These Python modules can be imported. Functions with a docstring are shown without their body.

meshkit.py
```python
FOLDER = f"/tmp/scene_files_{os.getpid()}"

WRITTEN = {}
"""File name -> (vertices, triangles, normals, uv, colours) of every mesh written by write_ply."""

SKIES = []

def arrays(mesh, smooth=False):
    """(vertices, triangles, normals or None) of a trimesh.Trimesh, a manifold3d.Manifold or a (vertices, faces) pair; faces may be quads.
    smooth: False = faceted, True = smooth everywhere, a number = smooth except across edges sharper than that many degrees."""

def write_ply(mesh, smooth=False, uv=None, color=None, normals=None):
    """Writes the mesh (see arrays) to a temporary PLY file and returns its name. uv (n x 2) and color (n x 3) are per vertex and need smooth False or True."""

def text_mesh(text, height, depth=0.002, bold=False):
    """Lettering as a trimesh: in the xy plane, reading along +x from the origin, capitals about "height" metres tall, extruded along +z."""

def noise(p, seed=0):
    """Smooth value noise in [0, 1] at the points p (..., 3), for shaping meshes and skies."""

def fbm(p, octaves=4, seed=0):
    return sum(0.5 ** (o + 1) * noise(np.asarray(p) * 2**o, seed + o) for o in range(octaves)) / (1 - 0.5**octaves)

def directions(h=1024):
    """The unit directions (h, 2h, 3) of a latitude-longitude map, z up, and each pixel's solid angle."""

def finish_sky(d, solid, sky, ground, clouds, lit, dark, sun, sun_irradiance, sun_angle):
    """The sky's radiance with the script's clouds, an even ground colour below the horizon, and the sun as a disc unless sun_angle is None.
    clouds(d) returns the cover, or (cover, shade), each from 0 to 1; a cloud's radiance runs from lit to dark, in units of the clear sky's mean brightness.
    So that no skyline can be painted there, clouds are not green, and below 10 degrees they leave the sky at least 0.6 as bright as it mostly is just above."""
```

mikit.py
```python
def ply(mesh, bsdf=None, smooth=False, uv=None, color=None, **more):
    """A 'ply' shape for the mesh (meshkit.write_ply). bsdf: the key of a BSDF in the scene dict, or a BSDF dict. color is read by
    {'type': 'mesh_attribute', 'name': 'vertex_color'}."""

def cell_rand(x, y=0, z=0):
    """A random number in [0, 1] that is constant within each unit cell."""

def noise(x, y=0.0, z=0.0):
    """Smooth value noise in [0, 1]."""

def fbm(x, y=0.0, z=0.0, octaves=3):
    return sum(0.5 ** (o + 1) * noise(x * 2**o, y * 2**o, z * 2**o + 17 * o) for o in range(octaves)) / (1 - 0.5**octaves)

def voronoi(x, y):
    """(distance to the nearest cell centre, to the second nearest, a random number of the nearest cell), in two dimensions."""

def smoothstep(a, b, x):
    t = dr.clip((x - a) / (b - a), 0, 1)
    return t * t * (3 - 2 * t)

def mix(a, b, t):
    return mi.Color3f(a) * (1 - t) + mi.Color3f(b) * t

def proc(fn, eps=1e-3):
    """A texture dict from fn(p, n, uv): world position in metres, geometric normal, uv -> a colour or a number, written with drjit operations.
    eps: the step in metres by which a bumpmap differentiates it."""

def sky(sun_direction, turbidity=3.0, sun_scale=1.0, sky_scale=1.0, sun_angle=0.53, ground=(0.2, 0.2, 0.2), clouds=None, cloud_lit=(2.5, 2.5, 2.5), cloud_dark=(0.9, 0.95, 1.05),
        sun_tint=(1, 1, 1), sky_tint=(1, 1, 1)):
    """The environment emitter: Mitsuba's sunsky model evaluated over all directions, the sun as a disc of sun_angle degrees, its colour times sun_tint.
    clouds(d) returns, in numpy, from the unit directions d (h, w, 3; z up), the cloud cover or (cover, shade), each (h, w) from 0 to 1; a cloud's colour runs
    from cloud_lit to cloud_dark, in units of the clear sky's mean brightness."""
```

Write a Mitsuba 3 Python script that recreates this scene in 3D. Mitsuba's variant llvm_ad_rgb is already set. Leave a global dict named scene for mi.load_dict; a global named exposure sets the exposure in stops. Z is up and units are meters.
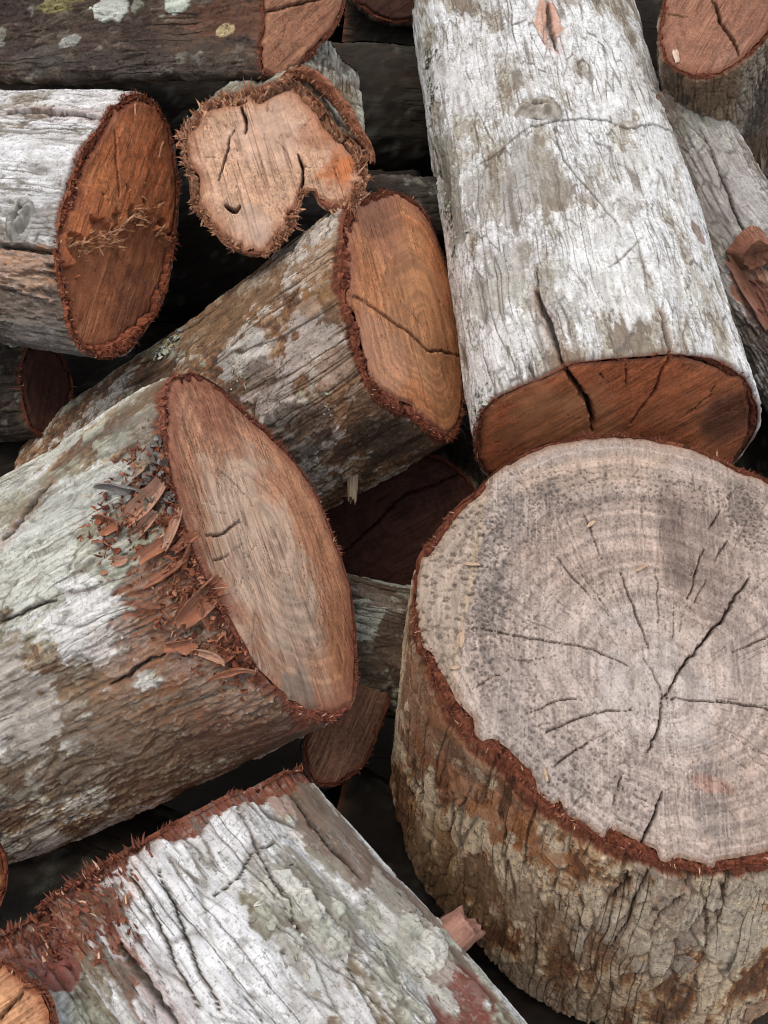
import math
import numpy as np, trimesh, mitsuba as mi, mikit
import drjit as dr
from scipy.spatial import cKDTree, Delaunay
from scipy.interpolate import CubicSpline
import shapely

# ------------------------------------------------------------------ camera, sky, exposure
scene = {"type": "scene"}
labels = {}
T = mi.ScalarTransform4f
PITCH = math.radians(52.0)
EYE = np.array([0.0, 0.0, 1.55])
FWD = np.array([0.0, math.cos(PITCH), -math.sin(PITCH)])
UPV = np.array([0.0, math.sin(PITCH), math.cos(PITCH)])
scene["camera"] = {"type": "perspective", "fov": 45.0, "fov_axis": "x", "near_clip": 0.02, "far_clip": 200.0,
                   "to_world": T().look_at(origin=EYE.tolist(), target=(EYE + FWD).tolist(), up=UPV.tolist())}
scene["sky"] = mikit.sky((-0.25, -0.1, 1.0), turbidity=3, sun_scale=0.25, sun_angle=25, clouds=lambda d: (1.0 + 0 * d[..., 2], 1 - np.clip(d[..., 2], 0, 1)),
                         cloud_lit=(2.84, 2.95, 3.10), cloud_dark=(0.98, 1.02, 1.08))   # even overcast, brightest overhead
exposure = 2.2

RES = 1.0            # mesh spacing factor
DATA = {}
DATA['A'] = {"O":[0.29232,0.49411,0.66702],"n":[0.03006,-0.18277,0.9827],"d":[0.05252,-0.16084,-0.98558],"contour":[[0.10283,0.25644],[0.04458,0.27634],[-0.01606,0.28203],[-0.07815,0.27193],[-0.12184,0.25531],[-0.16062,0.22803],[-0.18556,0.20035],[-0.2134,0.17325],[-0.23841,0.1392],[-0.25473,0.11127],[-0.26063,0.08301],[-0.26089,0.05319],[-0.25578,0.01853],[-0.24449,-0.01828],[-0.22741,-0.05911],[-0.20147,-0.09217],[-0.16909,-0.12217],[-0.13584,-0.15521],[-0.09336,-0.18339],[-0.04639,-0.20529],[0.00601,-0.21672],[0.0602,-0.21532],[0.11687,-0.20283],[0.17423,-0.16925],[0.22322,-0.11442],[0.26236,-0.03487],[0.28246,0.05677],[0.27358,0.13675],[0.23374,0.1948],[0.19005,0.21548],[0.13935,0.23494]],"L":0.365,"taper":0.38,"bend":[0.0,0.0,0.0],"rounder":0,"pith":[0.0014,-0.0462],"fcracks":[[[[0.0014,-0.0462],[0.0425,0.0007],[0.0596,0.0191],[0.0853,0.0545],[0.1202,0.0937]],0.0017,0.012,1],[[[0.0014,-0.0462],[-0.0057,-0.0761],[-0.0113,-0.0866],[-0.0221,-0.1063]],0.0015,0.01,1],[[[0.0014,-0.0462],[0.0401,-0.0511],[0.0716,-0.0538],[0.1118,-0.0608],[0.177,-0.0641]],0.001,0.006,0.8],[[[0.0014,-0.0462],[-0.0,-0.0332],[-0.0142,-0.0002]],0.0008,0.005,0.7],[[[-0.0058,0.0055],[-0.0168,0.041],[-0.0271,0.0971]],0.0012,0.008,0.9],[[[-0.0458,0.1128],[-0.0558,0.1506],[-0.0607,0.1726]],0.0009,0.006,0.8],[[[-0.199,0.0298],[-0.1536,0.0214],[-0.118,0.0162],[-0.0646,0.0046],[-0.0288,-0.0139]],0.001,0.006,0.85],[[[-0.1288,-0.0871],[-0.0783,-0.0687],[-0.0289,-0.0595]],0.001,0.006,0.8],[[[-0.1451,-0.0664],[-0.1127,-0.0532],[-0.0839,-0.0507]],0.0008,0.005,0.7],[[[-0.1191,-0.1206],[-0.0984,-0.1062],[-0.0808,-0.0947]],0.001,0.006,0.8],[[[-0.097,0.1143],[-0.0824,0.0863],[-0.065,0.0685]],0.001,0.006,0.8],[[[0.0444,0.0657],[0.0573,0.0913],[0.0731,0.1277]],0.0011,0.007,0.85],[[[0.0829,0.1534],[0.0907,0.1653],[0.0999,0.1786]],0.001,0.006,0.8],[[[0.0167,0.1103],[0.0083,0.0379]],0.0007,0.004,0.7],[[[-0.0115,-0.1431],[-0.0221,-0.1694],[-0.0408,-0.1997],[-0.053,-0.22]],0.0016,0.011,1],[[[-0.0527,-0.1307],[-0.0638,-0.1573]],0.001,0.006,0.8],[[[0.0847,0.0047],[0.1274,0.0225]],0.0009,0.005,0.7],[[[-0.158,-0.017],[-0.2016,-0.0416]],0.0006,0.003,0.5],[[[-0.1521,-0.008],[-0.1031,-0.0016]],0.0006,0.003,0.4],[[[0.0209,0.0174],[0.0296,0.0643]],0.0006,0.003,0.5],[[[0.0848,0.1141],[0.1028,0.1397]],0.0009,0.005,0.7],[[[0.0459,0.0527],[0.0694,0.0891]],0.0007,0.004,0.6]],"bcracks":[[[[0.0965,0.8211],[0.1218,0.8194],[0.1546,0.8122]],0.003,0.008,[0.3,0.12,0.05]],[[[0.1173,0.8786],[0.159,0.8624],[0.189,0.8588]],0.0015,0.005,[0.2,0.12,0.08]],[[[0.0831,0.839],[0.1806,0.8318],[0.2537,0.8194]],0.0018,0.006,[0.18,0.12,0.08]],[[[0.0826,0.6783],[0.1607,0.694]],0.0015,0.005,[0.2,0.1,0.06]],[[[0.1216,0.6226],[0.2404,0.6278]],0.0015,0.005,[0.2,0.1,0.06]],[[[0.0805,0.9205],[0.1158,0.9168]],0.0022,0.006,[0.25,0.1,0.05]],[[[0.0741,0.875],[0.1087,0.8786]],0.002,0.006,[0.25,0.1,0.05]]],"blobs":[[0.1051,0.6556,0.05,0.09,[0.3,0.11,0.045],0.8,0.9,-0.001],[0.037,0.5554,0.14,0.07,[0.17,0.07,0.035],0.85,0.7,-0.001],[0.0364,0.6714,0.035,0.14,[0.19,0.075,0.035],0.75,0.8,-0.001],[0.1204,0.7307,0.03,0.05,[0.32,0.13,0.05],0.6,0.9,0],[0.2774,0.6174,0.08,0.07,[0.26,0.16,0.085],0.6,0.9,0],[0.0601,0.6365,0.02,0.05,[0.1,0.07,0.05],0.6,0.8,-0.001],[0.2496,0.7678,0.06,0.1,[0.17,0.11,0.075],0.6,0.9,0],[0.3435,0.607,0.1,0.06,[0.14,0.09,0.055],0.6,0.9,0],[0.3969,0.7836,0.05,0.12,[0.1,0.07,0.05],0.6,0.8,0],[0.1863,0.9023,0.1,0.12,[0.46,0.42,0.36],0.5,0.9,0.0005],[0.4041,1.0097,0.04,0.04,[0.18,0.07,0.04],0.6,0.8,0]],"fblobs":[[-0.2228,0.0777,0.1734,0.0308,1.35,[0.34,0.265,0.21],0.75,0.1,-0.0015,0.9],[-0.197,0.0818,0.1476,0.0039,1.372,[0.42,0.31,0.2],0.5,0.45,0.001],[-0.0362,0.2295,0.1248,0.0281,-2.9,[0.45,0.33,0.25],0.5,0.4,0],[0.0693,0.1327,0.1064,0.0476,1.532,[0.16,0.115,0.1],0.6,0.3,0],[0.0395,0.1513,0.108,0.021,1.545,[0.11,0.08,0.07],0.5,0.4,0],[-0.0692,0.1949,0.0825,0.0231,0.27,[0.1,0.085,0.085],0.35,0.9,0],[-0.1362,0.1606,0.0514,0.0252,0.899,[0.11,0.1,0.1],0.4,0.9,0],[-0.1779,0.0606,0.0741,0.0177,1.463,[0.12,0.105,0.1],0.4,0.9,0],[0.1296,0.1793,0.0488,0.0195,-1.175,[0.07,0.055,0.05],0.55,0.9,0],[0.038,-0.1514,0.0477,0.0223,-1.626,[0.11,0.1,0.1],0.5,0.8,0],[0.0958,0.0186,0.0591,0.0221,1.494,[0.22,0.18,0.165],0.5,0.7,0],[-0.0104,-0.0388,0.0796,0.0643,1.444,[0.42,0.39,0.385],0.4,0.9,0],[0.0434,-0.1366,0.0253,0.0091,-0.265,[0.3,0.12,0.07],0.5,0.6,0],[-0.1328,-0.1137,0.0694,0.0263,-0.595,[0.2,0.175,0.165],0.5,0.7,0],[-0.1646,-0.0411,0.0527,0.0264,-1.528,[0.2,0.17,0.16],0.4,0.7,0]],"fpits":[[-0.2228,0.0777,0.1734,0.0363,1.35,0.0105,0.6,[0.07,0.05,0.04]],[-0.1562,0.0145,0.1089,0.0434,-1.438,0.0065,0.35,[0.12,0.1,0.09]],[-0.039,0.2023,0.189,0.0344,-0.049,0.0065,0.5,[0.08,0.065,0.06]],[-0.1304,0.1607,0.0879,0.0377,0.67,0.006,0.5,[0.08,0.07,0.07]],[-0.1123,-0.1134,0.1076,0.0445,-0.677,0.0075,0.5,[0.1,0.085,0.085]],[0.1284,0.1726,0.0597,0.0281,-1.292,0.006,0.8,[0.05,0.04,0.035]],[-0.1757,0.0606,0.1269,0.0222,1.431,0.007,0.8,[0.06,0.055,0.055]]],"sq":[0.95,0.95],"fspots":{"c0":[-0.194,0.1026],"c1":[-0.2168,-0.0179],"c2":[-0.2083,0.0136],"c3":[-0.0553,0.1558],"c4":[-0.0039,0.1012],"c5":[-0.1288,-0.1287],"c6":[-0.2231,-0.0527]},"spots":{},"sawang":-1.66,"rim":[[0.069,0.005],[0.1335,0.005],[0.227,0.009],[0.282,0.012],[0.347,0.013],[0.4205,0.014],[0.495,0.013],[0.556,0.01],[0.6945,0.012],[0.856,0.006]],"fine":0.75}
DATA['B'] = {"O":[0.30663,0.83822,0.65668],"n":[0.13987,-0.98967,-0.03151],"d":[-0.05012,0.99224,0.11381],"contour":[[0.09245,-0.19426],[0.16089,-0.16233],[0.19959,-0.08381],[0.20439,-0.0336],[0.18563,0.02087],[0.15274,0.0701],[0.11641,0.10143],[0.07746,0.1202],[0.02819,0.13002],[-0.03435,0.13165],[-0.08303,0.12818],[-0.12061,0.10799],[-0.15251,0.09515],[-0.17796,0.07578],[-0.19208,0.03537],[-0.19015,-0.01816],[-0.16564,-0.07747],[-0.09842,-0.13973],[-0.00124,-0.18689]],"L":0.95,"taper":0.08,"bend":[0.0,0.0,0.0],"rounder":0,"pith":[-0.025,0.0098],"fcracks":[[[[-0.0938,0.1263],[-0.0663,0.0829],[-0.0421,0.043],[-0.032,-0.003]],0.0042,0.02,1],[[[0.0391,0.1219],[0.0373,0.079],[0.029,0.0381],[0.0165,0.0054]],0.0017,0.01,0.95],[[[0.113,0.0702],[0.1128,0.0447],[0.0943,0.0151]],0.001,0.006,0.8],[[[-0.0448,0.1095],[-0.0373,0.0912]],0.0012,0.006,0.8],[[[-0.0138,0.1172],[-0.0045,0.0813]],0.0012,0.006,0.7]],"bcracks":[[[[0.1305,0.6133],[0.0808,0.6043],[0.0304,0.6005],[0.0052,0.5992]],0.0042,0.014,[0.3,0.15,0.09]],[[[0.0777,0.4668],[0.0427,0.4681],[0.0141,0.4681]],0.0026,0.01,[0.33,0.17,0.1]],[[[0.7504,0.5131],[0.6834,0.517],[0.6167,0.517]],0.0045,0.007,[0.42,0.17,0.09]],[[[0.4019,0.6568],[0.4181,0.6261],[0.4441,0.5632],[0.4523,0.5067],[0.4421,0.4347],[0.5456,0.2683]],0.0013,0.006,[0.2,0.17,0.14]],[[[0.4363,0.544],[0.3635,0.5414],[0.2925,0.5183],[0.225,0.49]],0.0011,0.004,[0.3,0.27,0.24]],[[[0.1525,0.5208],[0.1669,0.5003],[0.2048,0.4668]],0.001,0.003,[0.3,0.28,0.25]],[[[0.1694,0.6069],[0.1339,0.612]],0.0012,0.005,[0.25,0.2,0.17]],[[[0.0227,0.6389],[-0.0023,0.6351]],0.002,0.006,[0.25,0.2,0.17]]],"blobs":[[0.6959,0.5196,0.06,0.022,[0.45,0.2,0.11],0.7,0.6,-0.001],[0.341,0.6069,0.07,0.09,[0.24,0.215,0.18],0.6,0.9,-0.0006],[0.2538,0.5247,0.05,0.07,[0.25,0.22,0.18],0.55,0.9,-0.0006],[0.157,0.6594,0.06,0.05,[0.26,0.24,0.2],0.55,0.9,-0.0006],[0.1213,0.5838,0.06,0.04,[0.24,0.22,0.18],0.5,0.9,-0.0006],[0.4085,0.7081,0.12,0.022,[0.17,0.16,0.13],0.7,0.9,0.001],[0.1711,0.526,0.1,0.06,[0.68,0.69,0.7],0.7,0.7,0.0007],[0.5569,0.4282,0.12,0.08,[0.66,0.67,0.68],0.65,0.8,0.0006],[0.6416,0.6453,0.1,0.04,[0.64,0.65,0.67],0.65,0.8,0.0006],[0.3498,0.4372,0.07,0.05,[0.66,0.67,0.68],0.6,0.8,0.0006],[0.0683,0.6568,0.05,0.06,[0.62,0.62,0.63],0.6,0.8,0.0006],[0.2672,0.3509,0.02,0.014,[0.16,0.07,0.04],0.8,0.5,-0.001],[0.4794,0.5594,0.03,0.03,[0.22,0.2,0.17],0.7,0.6,0.002]],"fblobs":[[0.1505,-0.0071,0.0423,0.0656,0.33,[0.11,0.045,0.028],0.85,0.25,-0.003],[-0.0816,0.0281,0.1059,0.0754,-0.533,[0.36,0.17,0.08],0.55,0.5,0]],"fpits":[],"sq":[0.94,0.69],"fspots":{},"spots":{"knot":[0.476,0.5619],"l0":[0.7156,0.7184],"l1":[0.6294,0.7222],"l2":[0.4275,0.7415],"l3":[0.3556,0.7274],"l4":[0.2768,0.7209],"l5":[0.1512,0.7081],"l6":[0.0935,0.712],"l7":[0.0043,0.7145]},"sawang":0.676}
DATA['C'] = {"O":[-0.12944,0.58506,0.73808],"n":[0.86052,0.06208,0.50563],"d":[-0.84025,-0.13572,-0.52494],"contour":[[0.1241,-0.13188],[0.08898,-0.15956],[0.04996,-0.17967],[-0.01006,-0.19013],[-0.06523,-0.18894],[-0.11677,-0.17266],[-0.14867,-0.13661],[-0.16589,-0.09663],[-0.1669,-0.05293],[-0.15809,-0.01191],[-0.13787,0.02749],[-0.10776,0.06465],[-0.08684,0.09609],[-0.04933,0.12413],[-0.02259,0.14117],[0.0099,0.15609],[0.06245,0.16911],[0.1111,0.16686],[0.14923,0.14372],[0.17052,0.10492],[0.17639,0.0639],[0.1776,0.0142],[0.17207,-0.04311],[0.15818,-0.09279]],"L":0.55,"taper":0.05,"bend":[0.0,0.0,0.0],"rounder":0,"pith":[0.0402,-0.0032],"fcracks":[[[[-0.0391,0.0935],[-0.026,0.074],[-0.0022,0.0539],[0.0101,0.0426]],0.0014,0.008,1],[[[-0.0653,0.0825],[-0.041,0.0571]],0.0009,0.005,0.8],[[[0.0534,0.0836],[0.0509,0.0511],[0.0438,0.0153]],0.0008,0.005,0.7],[[[0.1046,0.009],[0.0798,-0.0202]],0.0007,0.004,0.5],[[[-0.0142,0.0417],[-0.0481,0.0236]],0.0007,0.004,0.5],[[[0.0525,-0.0699],[0.0021,-0.0805]],0.0007,0.004,0.4]],"bcracks":[[[[0.0903,0.5641],[0.1235,0.5653],[0.1659,0.5666]],0.0022,0.007,[0.22,0.09,0.05]],[[[0.1459,0.3427],[0.1747,0.3591],[0.213,0.3779]],0.005,0.006,[0.24,0.07,0.035]],[[[0.1665,0.4659],[0.212,0.4597],[0.2468,0.4584]],0.0018,0.006,[0.2,0.15,0.1]]],"blobs":[[0.149,0.4295,0.15,0.13,[0.3,0.315,0.25],0.55,0.8,0.0006],[0.1933,0.432,0.06,0.06,[0.58,0.6,0.56],0.75,0.7,0.0008],[0.0873,0.4408,0.04,0.02,[0.5,0.5,0.44],0.6,0.7,0.0006],[0.0863,0.3804,0.1,0.03,[0.5,0.52,0.5],0.7,0.7,0.0006],[0.186,0.2874,0.08,0.04,[0.45,0.46,0.42],0.6,0.8,0.0006],[0.0084,0.349,0.06,0.035,[0.16,0.15,0.13],0.65,0.8,0],[0.1756,0.6346,0.12,0.1,[0.2,0.11,0.06],0.65,0.9,0],[0.2279,0.5578,0.1,0.07,[0.22,0.14,0.085],0.55,0.9,0],[0.1488,0.4999,0.06,0.045,[0.68,0.68,0.69],0.85,0.7,0.001],[0.14,0.5339,0.04,0.035,[0.58,0.53,0.5],0.7,0.8,0.0008],[0.0525,0.5754,0.09,0.09,[0.21,0.085,0.045],0.8,0.7,-0.003],[0.0481,0.5062,0.05,0.045,[0.23,0.08,0.04],0.8,0.7,-0.002],[0.1545,0.5892,0.06,0.05,[0.24,0.12,0.065],0.6,0.9,-0.001],[0.052,0.627,0.03,0.04,[0.35,0.27,0.21],0.5,0.8,0],[0.215,0.6144,0.1,0.06,[0.12,0.085,0.06],0.55,0.9,0],[0.3034,0.6157,0.1,0.05,[0.09,0.07,0.05],0.6,0.9,0],[0.1941,0.685,0.1,0.05,[0.11,0.075,0.05],0.6,0.9,0],[0.0861,0.7026,0.06,0.05,[0.11,0.055,0.04],0.6,0.8,0],[0.2689,0.5376,0.06,0.05,[0.52,0.5,0.48],0.6,0.8,0.0008]],"fblobs":[[-0.0177,0.0034,0.1521,0.1015,0.48,[0.52,0.4,0.31],0.75,0.45,0],[-0.0832,-0.066,0.0788,0.0619,-0.029,[0.28,0.22,0.175],0.5,0.5,0],[-0.1491,-0.0641,0.0372,0.0276,-1.64,[0.19,0.15,0.125],0.6,0.6,0],[0.133,0.092,0.0448,0.0592,-1.473,[0.24,0.085,0.05],0.7,0.5,0],[-0.0498,-0.1378,0.0716,0.0248,-0.073,[0.33,0.14,0.07],0.5,0.5,0]],"fpits":[],"sq":[0.81,0.76],"fspots":{},"spots":{"a0":[0.0269,0.4207],"a1":[0.0469,0.3943],"a2":[0.0905,0.4345],"a3":[0.0729,0.4207],"a4":[0.0296,0.3855],"a5":[0.0221,0.5313],"a6":[0.0401,0.583],"a7":[0.0354,0.5955],"a8":[0.0046,0.5162],"a9":[0.0103,0.4923],"a10":[0.0115,0.4597],"a11":[0.0425,0.5339],"a12":[0.034,0.4659],"a13":[0.0363,0.4961],"a14":[0.0814,0.4597],"a15":[0.0322,0.6031],"a16":[0.0235,0.554],"a17":[0.0018,0.4772],"a18":[0.0339,0.4395],"a19":[0.066,0.5578],"g0":[0.0015,0.3779],"g1":[0.0195,0.3968],"g2":[0.0101,0.4182],"g3":[0.03,0.4131]},"sawang":-2.575,"rim":[[0.2815,0.012],[0.381,0.004],[0.484,0.005],[0.566,0.007],[0.6455,0.01],[0.7575,0.004],[0.9535,0.003],[0.1425,0.006]]}
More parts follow.
